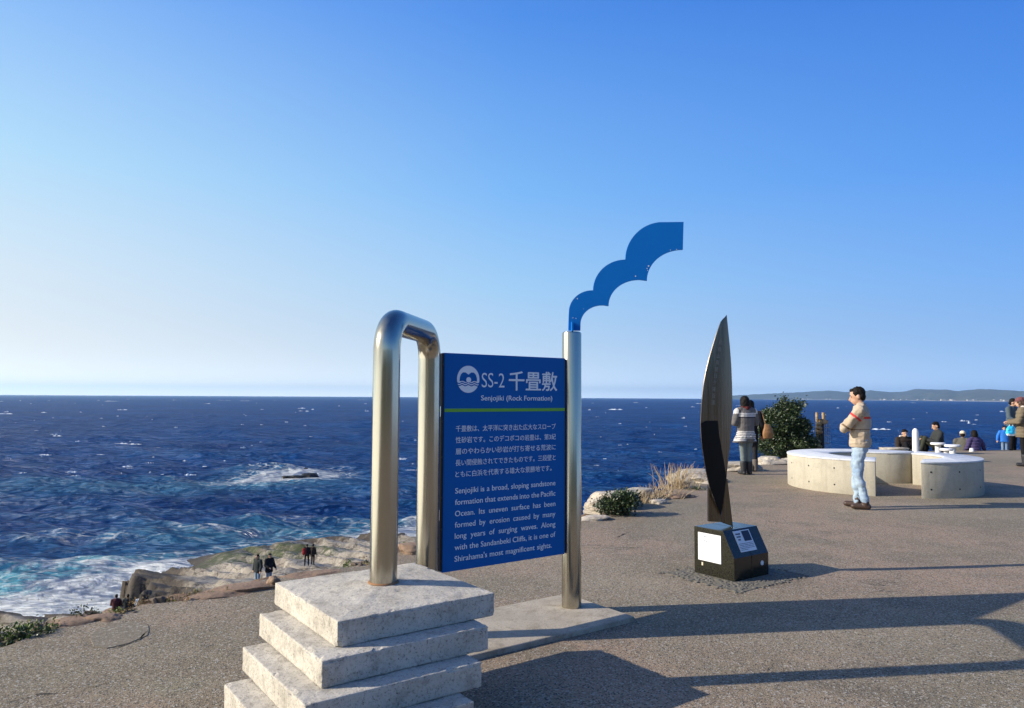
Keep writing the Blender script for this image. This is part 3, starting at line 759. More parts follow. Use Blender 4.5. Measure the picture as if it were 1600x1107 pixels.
# wing plate on the right post
def wing():
    def arc(p0, p1, bulge, n=14):
        p0, p1 = np.array(p0, float), np.array(p1, float); c = np.array(bulge, float); out = []
        for i in range(n):
            t = i / n; out.append((1 - t) ** 2 * p0 + 2 * t * (1 - t) * c + t * t * p1)
        return out
    Z = lambda x, y: (860 + x / 5.27, 330 + y / 5.27)
    P = []
    def qarc(x0, y0, x1, y1, rev=False, n=14):      # quarter ellipse; first leg vertical unless rev
        for i in range(n):
            a = math.pi / 2 * i / n
            if not rev: P.append((x1 + (x0 - x1) * math.cos(a), y0 + (y1 - y0) * math.sin(a)))
            else: P.append((x0 + (x1 - x0) * math.sin(a), y1 + (y0 - y1) * math.cos(a)))
    P.append((148, 966)); P.append((151, 860))
    qarc(153, 830, 345, 653); P.append((345, 653))
    qarc(352, 653, 617, 400); P.append((612, 400))
    qarc(618, 398, 930, 90); P.append((1097, 90)); P.append((1091, 318))
    qarc(1091, 318, 795, 574, True); P.append((795, 574)); 
    P.append((740, 567))
    qarc(728, 567, 479, 783, True); P.append((479, 783)); P.append((440, 777))
    qarc(425, 777, 248, 935, True); P.append((247, 985)); P.append((246, 985)); P.append((148, 985))
    pts = [Z(*p) for p in P]
    front = []; yd = P3[1]
    for px, py in pts: front.append(at(px, py, yd - .009 + 0))
    n = len(front); mb = MB()
    mb.add([loc(p) for p in front] + [loc(p + np.array([0, .018, 0])) for p in front], [tuple(range(n)), tuple(range(2 * n - 1, n - 1, -1))] + [(i, i + n, (i + 1) % n + n, (i + 1) % n) for i in range(n)])
    o = mb.build('wing_plate', M_WINGBLUE, sg)
    me = o.data; bm = bmesh.new(); bm.from_mesh(me); bmesh.ops.triangulate(bm, faces=[f for f in bm.faces if len(f.verts) > 4]); bm.to_mesh(me); bm.free()
    mb = MB(); q0 = at(896, 508, yd - .012)
    mb.box((-.006, -.075, 2.034), (.006, -.0095, 2.105))
    mb.build('wing_bracket', M_WINGBLUE, o); 
    mb = MB(); rr = random.Random(2)
    for px, py, s in ((1013.5, 416, .007), (1011, 420, .005), (1012, 423, .004), (993, 432, .005), (902, 467, .005), (1047.5, 391, .004), (1057, 390, .004), (895, 497, .004), (900, 498, .004), (912, 483, .003)):
        q = at(px, py, yd - .0105); mb.add([loc(q + np.array([math.cos(a) * s * rr.uniform(.5, 1.1), 0, math.sin(a) * s * rr.uniform(.5, 1.1)])) for a in np.linspace(0, 6.28, 7)[:-1]], [tuple(range(6))])
    mb.build('paint_chip', M_CHIP, o)
wing()

# ------------------------------------------------------------------ monument
MF = np.array([1.888, 6.335, 0]); mw, md = .475, .43
def mloc(a, b, z): return MF + UU * a + VV * b + np.array([0, 0, z])
mo = empty('steel_monument', tuple(MF)); tag(mo, 'leaf shaped steel monument with engraved characters standing on a dark granite block', 'monument')
def ml(p): return tuple(np.array(p) - MF)
prof = [(0, 0), (md, 0), (md, .41), (.115, .41), (0, .195)]
for k, (a0, a1) in enumerate(((0, mw * .5 - .001), (mw * .5 + .001, mw))):
    mb = MB(); mb.add([ml(mloc(a0, b, z)) for b, z in prof] + [ml(mloc(a1, b, z)) for b, z in prof], [(0, 1, 2, 3, 4), (9, 8, 7, 6, 5)] + [(i, i + 5, (i + 1) % 5 + 5, (i + 1) % 5) for i in range(5)])
    mb.build('granite_block', M_GRANITE, mo, bevel=.004)
# white plaque on the left face (a = 0 plane, seen from -U), blue-white plaque on the slope
def fr_left(off): return lambda x, y: ml(mloc(-off, md - x, y))
sl_v = np.array([.115, .215]); sl_l = np.hypot(*sl_v); sl_d = sl_v / sl_l
def fr_slope(off): return lambda x, y: ml(mloc(x, sl_d[0] * y - sl_d[1] * off, .195 + sl_d[1] * y + sl_d[0] * off))
def rect(mb, fr, x0, y0, x1, y1): mb.add([fr(x0, y0), fr(x1, y0), fr(x1, y1), fr(x0, y1)], [(0, 1, 2, 3)])
def slab_on(frf, x0, y0, x1, y1, th, name, mat, par):
    mb = MB(); A, B = frf(.0005), frf(th)
    c = [(x0, y0), (x1, y0), (x1, y1), (x0, y1)]
    mb.add([A(*q) for q in c] + [B(*q) for q in c], [(3, 2, 1, 0), (4, 5, 6, 7), (0, 1, 5, 4), (1, 2, 6, 5), (2, 3, 7, 6), (3, 0, 4, 7)]); return mb.build(name, mat, par)
pq = slab_on(fr_left, .048, .125, .295, .365, .005, 'plaque', M_PLAQUE, mo)
fl = fr_left(.0065); mb = MB(); rr = random.Random(3)
for cy in (.335, .298):
    for k in range(20):
        a, b = 2 * math.pi * k / 20, 2 * math.pi * (k + 1) / 20
        mb.add([fl(.085 + r * math.cos(t), cy + r * math.sin(t)) for r, t in ((.012, a), (.0145, a), (.0145, b), (.012, b))], [(0, 1, 2, 3)])
mb.build('plaque_emblem', M_BLUEINK, pq)
mb = MB()
def print_line(mb, fr, x0, x1, y, h):
    x = x0
    while x < x1:
        w = rr.uniform(.006, .02); w = min(w, x1 - x); rect(mb, fr, x, y, x + w, y + h); x += w + .003
for k in range(9): print_line(mb, fl, .068, .278 if k != 8 else .2, .262 - k * .0145, .0028)
print_line(mb, fl, .115, .15, .331, .008); print_line(mb, fl, .17, .255, .338, .004); print_line(mb, fl, .17, .27, .327, .003)
print_line(mb, fl, .115, .15, .294, .008); print_line(mb, fl, .17, .275, .301, .004); print_line(mb, fl, .17, .24, .288, .003)
mb.build('plaque_print', M_INK, pq)
pq = slab_on(fr_slope, .115, .040, .335, .226, .005, 'plaque', M_PLAQUE, mo)
fs = fr_slope(.0065); mb = MB(); rect(mb, fs, .220, .128, .322, .218); mb.build('plaque_photo', M_DARKINK, pq)
mb = MB()
for yy, a in ((.190, .195), (.165, .190), (.140, .175)): print_line(mb, fs, .130 + (.2 - a) * .5, a, yy, .013)
for k in range(5): print_line(mb, fs, .128, .322 if k < 4 else .22, .108 - k * .0135, .004)
mb.build('plaque_print', M_DARKINK, pq)
mb = MB(); c = mloc(mw * .80, 0, .115)
mb.sweep([ml(c - VV * .0005), ml(c - VV * .004)], .021, 24); mb.build('round_label', M_PLAQUE, mo)
slab_on(fr_left, .083, .080, .10, .108, .003, 'small_label', plain('yellowed_label', (.55, .5, .35), .6), mo)
# blade
BZ = lambda x, y: (1060 + x / 2.516, 480 + y / 2.516)
Lft = [(30, 190), (60, 166), (110, 148), (160, 133), (200, 121), (250, 109), (300, 100), (340, 95.5), (380, 92), (420, 89.5), (460, 88), (510, 90), (560, 95), (610, 103), (650, 110), (690, 119), (720, 127), (760, 142), (800, 158), (820, 167)]
Rgt = [(30, 190), (60, 193), (110, 198), (160, 203), (230, 208), (300, 211), (340, 212), (380, 212), (430, 210), (480, 207.5), (530, 205), (580, 199), (620, 194), (660, 190.5), (690, 187), (720, 183), (760, 177), (800, 170.5), (820, 167)]
BD = 6.62
def sheet(rows, y0, nx, front, back):
    V = []
    for yy, xl, xr in rows:
        for side in (0, 1):
            for j in range(nx):
                t = j / (nx - 1); X = xl + (xr - xl) * t; bul = (1 - (2 * t - 1) ** 2); wd = (xr - xl) / 120.
                px, py = BZ(X, yy); V.append(ml(at(px, py, y0 + (X - 150) * .0008 + (-front * bul * wd if side == 0 else back))))
    f = []; n = len(rows); S2 = 2 * nx
    for i in range(n - 1):
        for j in range(nx - 1):
            f.append((i * S2 + j, (i + 1) * S2 + j, (i + 1) * S2 + j + 1, i * S2 + j + 1))
            f.append((i * S2 + nx + j, i * S2 + nx + j + 1, (i + 1) * S2 + nx + j + 1, (i + 1) * S2 + nx + j))
        f.append((i * S2, i * S2 + nx, (i + 1) * S2 + nx, (i + 1) * S2)); f.append((i * S2 + nx - 1, (i + 1) * S2 + nx - 1, (i + 1) * S2 + 2 * nx - 1, i * S2 + 2 * nx - 1))
    f.append(tuple(range(nx)) + tuple(range(2 * nx - 1, nx - 1, -1))); b = (n - 1) * S2
    f.append(tuple(b + j for j in range(nx - 1, -1, -1)) + tuple(b + nx + j for j in range(nx)))
    return MB().add(V, f)
ys = np.linspace(31, 819, 60)
rows = [(y, np.interp(y, *zip(*Lft)), np.interp(y, *zip(*Rgt))) for y in ys]
bl_ = sheet(rows, BD, 9, .020, .03).build('blade', M_BLADE, mo, smooth=True, angle=.5)
rows = [(y, np.interp(y, *zip(*Lft)) - 2.2, np.interp(y, *zip(*Lft)) - .1) for y in ys[1:-6]]
sheet(rows, BD + .004, 3, .004, .022).build('blade_edge', M_EDGE, mo, smooth=True)
rows = []
for y in np.linspace(447, 816, 34):
    xl = np.interp(y, *zip(*Lft)) + .8; xr = np.interp(y, [447, 500, 580, 640, 670, 700, 760, 800, 816], [155, 160, 174, 184.5, 189, 185, 177.5, 170.5, 167.6])
    xr = min(xr, np.interp(y, *zip(*Rgt)) - .3) if y > 650 else xr
    rows.append((y, xl if y > 455 else max(xl, 111), xr))
sheet(rows, BD - .024, 5, .003, .008).build('dark_inlay', M_BLACKPANEL, mo, smooth=True, angle=.5)
for poly, d in (([(117, 700), (168, 822), (170, 846), (117, 843)], .031), ([(169.5, 822), (189, 676), (193, 676), (215, 854), (171.5, 848)], .034)):
    mb = MB(); fr3 = [at(*BZ(*q), BD + d) for q in poly]; bk = [p + np.array([0, .03, 0]) for p in fr3]
    for p in fr3 + bk:
        if p[2] < .44: p[2] = .4105
    n = len(poly); mb.add([ml(p) for p in fr3 + bk], [tuple(range(n)), tuple(range(2 * n - 1, n - 1, -1))] + [(i, i + n, (i + 1) % n + n, (i + 1) % n) for i in range(n)])
    mb.build('support_plate', M_BLADE, mo, bevel=.002)
mb = MB(); n_ = 10
for i, ch in enumerate('和歌山県朝日夕陽百選'):
    yy = 140 + i * 26.2; xx = np.interp(yy, [140, 250, 330, 380], [165, 148, 139, 136]) 
    xl = np.interp(yy, *zip(*Lft)); xr = np.interp(yy, *zip(*Rgt))
    def frb(x, y, xx=xx, yy=yy, xl=xl, xr=xr):
        X = xx + x; t = (X - xl) / (xr - xl); bul = (1 - (2 * t - 1) ** 2) * (xr - xl) / 120.
        px, py = BZ(X, yy - y); return ml(at(px, py, BD + (X - 150) * .0008 - .020 * bul - .003))
    v, f = text_geo(ch); lo, hi = v.min(0), v.max(0); c = (lo + hi) / 2; k = 20
    mb.add([frb((p[0] - c[0]) * 15, (p[1] - c[1]) * k) for p in v], f)
mb.build('engraved_characters', plain('engraved_pale_steel', (.30, .28, .24), .5, .4), bl_)
# strip of dark pebbles round the block
def pebbles():
    rr = random.Random(9); base = []
    mb = MB(); poly = []
    for i in range(900):
        a, b = rr.uniform(-.30, mw + .26), rr.uniform(-.26, md + .16)
        if -.02 < a < mw + .02 and -.02 < b < md + .02: continue
        if (a < -.2 or a > mw + .16 or b < -.17 or b > md + .08) and rr.random() < .55: continue
        q = mloc(a, b, 0); r = rr.uniform(.010, .022); az = rr.uniform(0, 6.28); st = rr.uniform(.6, 1.)
        v = []; f = []; 
        for k, (rs, z) in enumerate(((1, 0), (.92, .5), (.45, .85))):
            for j in range(7):
                t = j / 7 * 6.283; x, y = r * rs * math.cos(t), r * rs * st * math.sin(t)
                v.append((q[0] + x * math.cos(az) - y * math.sin(az), q[1] + x * math.sin(az) + y * math.cos(az), .004 + z * r * .38))
        for k in range(2):
            for j in range(7): f.append((k * 7 + j, k * 7 + (j + 1) % 7, k * 7 + 7 + (j + 1) % 7, k * 7 + 7 + j))
        f.append(tuple(range(14, 21))); mb.add(v, f)
    o = mb.build('pebble_strip', plain('dark_pebbles', (.125, .115, .095), .8, var=.7, scale=40), smooth=True, angle=.9)
    tag(o, 'strip of dark pebbles set in the ground round the granite block', 'pebbles', kind='stuff')
pebbles()
pm = MB(); pm.prism([tuple(mloc(a, b, 0)[:2]) for a, b in ((-.26, -.24), (mw + .2, -.22), (mw + .18, md + .1), (-.24, md + .12))], -.05, .004)
tag(pm.build('pebble_bed', plain('pebble_mortar', (.14, .125, .095), .95, var=.4, scale=30)), kind='structure')

# ------------------------------------------------------------------ curved concrete benches
def arc_pts(c, r, a0, a1, n): return [(c[0] + r * math.cos(R_(a)), c[1] + r * math.sin(R_(a))) for a in np.linspace(a0, a1, n)]
def bench(name, poly, label):
    root = empty(name, (poly[0][0], poly[0][1], 0)); tag(root, label, 'bench', 'curved concrete benches')
    p = [(x - poly[0][0], y - poly[0][1]) for x, y in poly]
    cx = np.mean([q[0] for q in p]); 
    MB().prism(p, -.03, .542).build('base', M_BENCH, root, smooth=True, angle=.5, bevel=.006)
    # capping slab 8 mm proud
    P = np.array(p); d1 = P - np.roll(P, 1, 0); d2 = np.roll(P, -1, 0) - P
    nn = d1 / (np.linalg.norm(d1, axis=1, keepdims=True) + 1e-9) + d2 / (np.linalg.norm(d2, axis=1, keepdims=True) + 1e-9)
    nn /= np.linalg.norm(nn, axis=1, keepdims=True); nn = np.stack([nn[:, 1], -nn[:, 0]], 1)
    ar = .5 * sum(P[i][0] * P[(i + 1) % len(P)][1] - P[(i + 1) % len(P)][0] * P[i][1] for i in range(len(P)))
    Q = P + nn * .008 * (1 if ar > 0 else -1)
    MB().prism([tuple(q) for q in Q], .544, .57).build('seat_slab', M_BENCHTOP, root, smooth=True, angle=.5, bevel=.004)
    return root
CL = (6.42, 13.20)
left = arc_pts(CL, 1.43, -115, -325, 60)
left += [(7.50, 13.98), (7.46, 13.83), (7.33, 13.745), (7.12, 13.70), (6.92, 13.71), (6.74, 13.78), (6.55, 13.88), (6.35, 13.93)]
left += arc_pts((6.38, 13.2), .70, 95, 250, 30)
CRt = (6.62, 13.08)
right = arc_pts(CRt, 1.42, -98, 42, 46) + [(7.34, 13.62)]
right += arc_pts(CRt, .86, 36, -80, 32)
_bl = bench('curved_bench', left, 'larger curved concrete bench, left of the pair, behind the man in beige')
_br = bench('curved_bench', right, 'smaller curved concrete bench with a squared end, right of the standing man')

def tie_holes(root, c, r, angs):
    for a in angs:
        for z in (.14, .41):
            d = Vector((math.cos(R_(a)), math.sin(R_(a)), 0)); p = Vector((c[0], c[1], z)) + d * (r + .0008) - root.location
            MB().sweep([p - d * .01, p + d * .0015], .014, 12).build('tie_hole', M_DARKMETAL, root)
tie_holes(_bl, CL, 1.43, (-122, -140, -160, 178)); tie_holes(_br, CRt, 1.42, (-92, -72, -48, -25))
# ------------------------------------------------------------------ ground details
def strip(mb, pts, w, z=.004):
    rr = random.Random(len(pts)); v = []; n = len(pts)
    out = []
    for a, b in zip(pts[:-1], pts[1:]):
        a, b = np.array(a), np.array(b); k = max(2, int(np.linalg.norm(b - a) / .035))
        for i in range(k): out.append(a + (b - a) * i / k + np.array([rr.gauss(0, .006), rr.gauss(0, .006)]))
    for i in range(len(out)):
        t = out[min(i + 1, len(out) - 1)] - out[max(i - 1, 0)]; t = t / (np.linalg.norm(t) + 1e-9); nn = np.array([-t[1], t[0]]) * w * rr.uniform(.25, 1) * min(1, i / 3, (len(out) - 1 - i) / 3)
        v += [(*(out[i] + nn), z), (*(out[i] - nn), z)]
    mb.add(v, [(2 * i, 2 * i + 1, 2 * i + 3, 2 * i + 2) for i in range(len(out) - 1)])
mb = MB()
for L in ([(0, 1103), (60, 1086), (125, 1081)], [(125, 1081), (165, 1068), (197, 1060)], [(225, 1053), (255, 1046), (268, 1040)], [(68, 1107), (130, 1092)], [(362, 1014), (384, 1012)], [(145, 1013), (180, 1013), (215, 1002), (236, 982)], [(772, 966), (820, 952), (878, 936)], [(1210, 1041), (1200, 1047), (1186, 1050)], [(960, 842), (975, 835), (988, 830)]):
    strip(mb, [gp(*q)[:2] for q in L], .007)
tag(mb.build('ground_cracks', plain('crack_dirt', (.03, .026, .02), .95)), kind='structure')
PATCH = [gp(*q)[:2] for q in [(140, 1000), (150, 985), (180, 975), (215, 972), (236, 978), (228, 994), (205, 1006), (170, 1014), (148, 1012)]]
mb = MB(); mb.prism([tuple(q) for q in dense(np.array(PATCH), .1, .02, 3)], -.02, .004)
tag(mb.build('paving_patch', m_patch()), kind='structure')

# ------------------------------------------------------------------ people
def cap_geo(p0, p1, r0, r1, seg=14, flat=(1, 1), side=(1, 0, 0)):
    p0, p1 = np.array(p0, float), np.array(p1, float); d = p1 - p0; L = np.linalg.norm(d)
    t = d / L if L > 1e-6 else np.array([0, 0, 1.])
    a = np.array(side, float); a = a - t * (a @ t)
    if np.linalg.norm(a) < 1e-3: a = np.array([0, 1., 0]); a = a - t * (a @ t)
    a /= np.linalg.norm(a); b = np.cross(t, a); v = []; f = []
    rings = [(-math.cos(x) * r0, math.sin(x) * r0, p0) for x in np.linspace(.12, math.pi / 2, 5)] + [(math.sin(x) * r1, math.cos(x) * r1, p1) for x in np.linspace(0, math.pi / 2 - .12, 5)]
    for h, r, o in rings:
        for k in range(seg):
            q = 2 * math.pi * k / seg; v.append(o + t * h + a * math.cos(q) * r * flat[0] + b * math.sin(q) * r * flat[1])
    n = len(rings)
    for i in range(n - 1):
        for k in range(seg): f.append((i * seg + k, i * seg + (k + 1) % seg, (i + 1) * seg + (k + 1) % seg, (i + 1) * seg + k))
    f.append(tuple(range(seg - 1, -1, -1))); f.append(tuple((n - 1) * seg + k for k in range(seg)))
    return v, f
def loft_geo(secs, seg=18):               # (cx, cy, z, rx, ry) from low to high
    v = []; f = []
    for cx, cy, z, rx, ry in secs:
        for k in range(seg):
            q = 2 * math.pi * k / seg; c, s = math.cos(q), math.sin(q)
            c = math.copysign(abs(c) ** .85, c); s = math.copysign(abs(s) ** .85, s); v.append((cx + c * rx, cy + s * ry, z))
    n = len(secs)
    for i in range(n - 1):
        for k in range(seg): f.append((i * seg + k, i * seg + (k + 1) % seg, (i + 1) * seg + (k + 1) % seg, (i + 1) * seg + k))
    f.append(tuple(range(seg - 1, -1, -1))); f.append(tuple((n - 1) * seg + k for k in range(seg)))
    return v, f
def ell_geo(c, r, seg=16):
    bm = bmesh.new(); bmesh.ops.create_uvsphere(bm, u_segments=seg, v_segments=10, radius=1)
    v = [(c[0] + p.co.x * r[0], c[1] + p.co.y * r[1], c[2] + p.co.z * r[2]) for p in bm.verts]; f = [tuple(q.index for q in p.verts) for p in bm.faces]
    bm.free(); return v, f
def fuse(name, geos, mats, parent, voxel=.014, smooth=4, wrinkle=0., wscale=9, face_mat=None, scale=1., xf=None, seed=0):
    mb = MB()
    for v, f in geos: mb.add(v, f)
    me = mesh_from(mb.v, mb.f)
    o = bpy.data.objects.new('tmp', me); COL.objects.link(o)
    m = o.modifiers.new('r', 'REMESH'); m.mode = 'VOXEL'; m.voxel_size = voxel
    if smooth: m2 = o.modifiers.new('s', 'SMOOTH'); m2.iterations = smooth; m2.factor = .5
    bpy.context.view_layer.update()
    me2 = bpy.data.meshes.new_from_object(o.evaluated_get(bpy.context.evaluated_depsgraph_get()))
    bpy.data.objects.remove(o); bpy.data.meshes.remove(me); me2.materials.clear()
    n = len(me2.vertices); co = np.zeros(n * 3); me2.vertices.foreach_get('co', co); co = co.reshape(-1, 3)
    if wrinkle:
        no = np.array([v.normal[:] for v in me2.vertices])
        w = fbm(co[:, 0] * wscale + seed, co[:, 1] * wscale, co[:, 2] * wscale * 1.5, 3)
        w2 = np.abs(fbm(co[:, 0] * wscale * .7 + 9 + seed, co[:, 1] * wscale * .7, co[:, 2] * wscale * 1.3 + 4, 2))
        co = co + no * ((w - w2 * .8) * wrinkle)[:, None]
    fm = None
    if face_mat:
        fm = [face_mat(np.mean([co[i] for i in p.vertices], 0)) for p in me2.polygons]
    co = co * scale; me2.vertices.foreach_set('co', co.ravel())
    ob = link(name, me2, mats, parent, smooth=True)
    if fm: me2.polygons.foreach_set('material_index', fm)
    return ob
SKIN = plain('skin', (.46, .27, .18), .55, var=.06); HAIR = plain('black_hair', (.010, .008, .007), .6, var=.3, scale=60, spec=.12)
SHOE_BROWN = plain('brown_leather', (.055, .032, .022), .5); SHOE_DARK = plain('dark_boot', (.02, .02, .022), .6); SHOE_GREY = plain('grey_boot', (.12, .10, .085), .8)
CL_ = {}
def cloth(name, col, **k):
    if name not in CL_: CL_[name] = plain(name, col, .9, var=.14, scale=14, spec=.15, bump=.25, bscale=160, **k)
    return CL_[name]
EYE = plain('dark_eye', (.01, .008, .007), .3)
def chain(pts, rads, **k): return [cap_geo(pts[i], pts[i + 1], rads[i], rads[i + 1], **k) for i in range(len(pts) - 1)]
def hand_geo(wr, d, up=(0, 0, 1), s=1.):
    wr, d = np.array(wr, float), np.array(d, float); d /= np.linalg.norm(d); up = np.array(up, float); sd_ = np.cross(d, up); sd_ /= np.linalg.norm(sd_); up = np.cross(sd_, d)
    g = [cap_geo(wr, wr + d * .07 * s, .026 * s, .036 * s, flat=(1, .5), side=sd_)]
    for i, (o, L) in enumerate(((-.030, .062), (-.010, .074), (.010, .070), (.030, .055))):
        a = wr + d * .085 * s + sd_ * o * s; b = a + (d * .8 - up * .25) * L * .55 * s; c = b + (d * .5 - up * .75) * L * .5 * s
        g += chain([a, b, c], [.0095 * s, .009 * s, .0075 * s], seg=8)
    a = wr + d * .03 * s - sd_ * .03 * s; b = a + (d * .6 - sd_ * .7) * .04 * s; c = b + (d * .9 - sd_ * .2) * .032 * s
    return g + chain([a, b, c], [.012 * s, .0105 * s, .009 * s], seg=8)
def head_geo(c, tilt=0., yaw=0.):
    g = [ell_geo((0, .005, .03), (.076, .094, .10)), ell_geo((0, .03, -.045), (.056, .066, .066)), ell_geo((0, .062, -.088), (.028, .022, .02)),
         cap_geo((0, .098, .012), (0, .118, -.028), .009, .015, seg=8), ell_geo((0, .092, -.058), (.026, .012, .007)), ell_geo((0, .091, -.07), (.022, .012, .007)),
         ell_geo((-.079, -.008, -.008), (.012, .022, .034)), ell_geo((.079, -.008, -.008), (.012, .022, .034)), ell_geo((-.034, .080, .028), (.026, .016, .009)), ell_geo((.034, .080, .028), (.026, .016, .009))]
    return [(xf_pts(v, c, tilt, yaw), f) for v, f in g]
def xf_pts(v, c, tilt, yaw):
    Mx = Matrix.Rotation(yaw, 3, 'Z') @ Matrix.Rotation(-tilt, 3, 'X'); c = Vector(c)
    return [c + Mx @ Vector(p) for p in v]
def hair_geo(c, tilt, yaw, style):
    if style == 'short': g = [ell_geo((0, -.012, .052), (.084, .102, .094)), ell_geo((0, -.05, .0), (.078, .062, .085)), ell_geo((-.05, .03, .085), (.04, .05, .035)), ell_geo((.03, .04, .088), (.05, .045, .03))]
    elif style == 'bob': g = [ell_geo((0, -.018, .045), (.098, .112, .10)), ell_geo((0, -.055, -.03), (.102, .075, .12)), ell_geo((-.07, -.01, -.05), (.035, .06, .11)), ell_geo((.07, -.01, -.05), (.035, .06, .11))]
    else: g = [ell_geo((0, -.012, .05), (.088, .105, .096)), ell_geo((0, -.05, -.04), (.085, .07, .13))]
    return [(xf_pts(v, c, tilt, yaw), f) for v, f in g]

def person(loc, rz, H, label, group=None, pose='stand', coat=None, coat_len=.86, coat_w=1., legs=None, shoes=None, hair='short', hat=None, hood=None, arms=None, tilt=.1, yaw=0., voxel=.018, boots=False,
           legpos=None, coat_mats=None, face_mat=None, skirt=None, hairmat=None, lean=0., wr=.008, stance=.10, quilt=False):
    k = H / 1.70; D = {}
    sit = pose == 'sit'
    zo = -.84 if sit else 0.
    hx = .095
    ly = lambda z: lean * (z - .93)
    nk = (0, ly(1.47), 1.47 + zo); hc = (0, ly(1.58) + .035 + .05 * tilt, 1.575 + zo)
    if arms is None: arms = [((sx * .20, ly(1.38), 1.385 + zo), (sx * .265, ly(1.1) - .01, 1.11 + zo), (sx * .265, ly(.9) + .07, .885 + zo)) for sx in (-1, 1)]
    if sit: L = legpos or [((sx * hx, 0, .09), (sx * .12, .40, .42), (sx * .12, .58, .08)) for sx in (-1, 1)]
    else: L = legpos or [((sx * hx, 0, .91), (sx * (stance * .97), .015, .49), (sx * stance, -.01, .09)) for sx in (-1, 1)]
    root_loc = loc
    body = head_geo(hc, tilt, yaw) + [cap_geo((0, nk[1] - .01, nk[2] - .06), (0, hc[1] - .015, hc[2] - .06), .056, .05)]
    body += [loft_geo([(0, ly(.9), .88 + zo, .13, .09), (0, ly(1.1), 1.08 + zo, .12, .085), (0, ly(1.3), 1.30 + zo, .15, .10), (0, ly(1.43), 1.43 + zo, .12, .07)])]
    for s_, e_, h_ in arms: body += chain([s_, e_, h_], [.045, .036, .026]); dd = np.array(h_) - np.array(e_); body += hand_geo(np.array(h_) + dd / np.linalg.norm(dd) * .012, dd)
    for a, b, c in L: body += chain([a, b, c], [.07, .05, .036])
    P = fuse('person', body, SKIN, None, voxel=min(voxel, .012), smooth=2, scale=k)
    P.location = root_loc; P.rotation_euler = (0, 0, rz); tag(P, label, 'person', group)
    # legs
    lg = [loft_geo([(0, ly(.85) - .005, .80 + zo if not sit else -.0, .155, .115), (0, ly(.95) - .005, .96 + zo, .165, .125), (0, ly(1.05), 1.06 + zo, .15, .11)])]
    for a, b, c in L:
        c2 = np.array(c) + (np.array(b) - np.array(c)) * (0.0 if not boots else .12)
        lg += chain([a, b, c2], [.092, .068, .056])
    fuse('trousers', lg, legs, P, voxel=voxel, smooth=3, wrinkle=wr, scale=k)
    # coat
    if coat_mats is None: coat_mats = [coat]
    ct = [loft_geo([(0, ly(coat_len) - .0, coat_len + zo, .195 * coat_w, .15 * coat_w), (0, ly(1.0), max(1.0, coat_len + .02) + zo, .18 * coat_w, .138 * coat_w), (0, ly(1.2), 1.20 + zo, .185 * coat_w, .135 * coat_w), (0, ly(1.36), 1.36 + zo, .195 * coat_w, .12 * coat_w), (0, ly(1.45), 1.445 + zo, .12, .09)])]
    for s_, e_, h_ in arms: ct += chain([s_, e_, h_], [.082 * coat_w, .066 * coat_w, .052 * coat_w])
    ct += [cap_geo((-.13, ly(1.4), 1.405 + zo), (.13, ly(1.4), 1.405 + zo), .075, .075), ell_geo((0, nk[1], nk[2] - .005), (.075, .075, .04))]
    if quilt:
        fm_q = None
    c_ = fuse('coat' if coat_len < .8 else 'jacket', ct, coat_mats, P, voxel=voxel * .8, smooth=3, wrinkle=wr * 1.2, scale=k, face_mat=face_mat, seed=H * 7)
    if quilt:
        me = c_.data; n = len(me.vertices); co = np.zeros(n * 3); me.vertices.foreach_get('co', co); co = co.reshape(-1, 3); no = np.array([v.normal[:] for v in me.vertices])
        co += no * (.012 * np.abs(np.sin(co[:, 2] * 36)))[:, None] - no * .006; me.vertices.foreach_set('co', co.ravel()); me.update()
    # shoes
    for a, b, c in L:
        c = np.array(c); t = c + np.array([math.copysign(.02, c[0]), .15, -.045]); h = c + np.array([0, -.035, -.045])
        g = [cap_geo(h, t, .042, .040, flat=(1, .95)), cap_geo(c + np.array([0, 0, -.03]), c + np.array([0, 0, .035 if not boots else .0]), .05, .052)]
        if boots: g.append(cap_geo(c, c + (np.array(b) - c) * .42, .062, .070))
        s_ = fuse('boot' if boots else 'shoe', g, shoes, P, voxel=voxel * .7, smooth=2, scale=k)
    if hair: fuse('hair', hair_geo(hc, tilt, yaw, hair), hairmat or HAIR, P, voxel=voxel * .7, smooth=2, wrinkle=.01, wscale=26, scale=k)
    if hat:
        mat, kind = hat; g = [ell_geo((0, -.008, .065), (.097, .115, .085))]
        if kind == 'cap': g.append(ell_geo((0, .11, .052), (.075, .075, .013)))
        fuse('cap' if kind == 'cap' else 'beanie', [(xf_pts(v, hc, tilt, yaw), f) for v, f in g], mat, P, voxel=voxel * .7, smooth=2, scale=k)
    if hood:
        g = [cap_geo((sx * .05, nk[1] - .085, nk[2] - .02), (sx * .115, nk[1] + .0, nk[2] - .005), .052, .045) for sx in (-1, 1)] + [ell_geo((0, nk[1] - .10, nk[2] - .03), (.11, .07, .08))]
        fuse('fur_hood', g, hood, P, voxel=voxel * .7, smooth=1, wrinkle=.02, wscale=40, scale=k)
    return P, hc, k

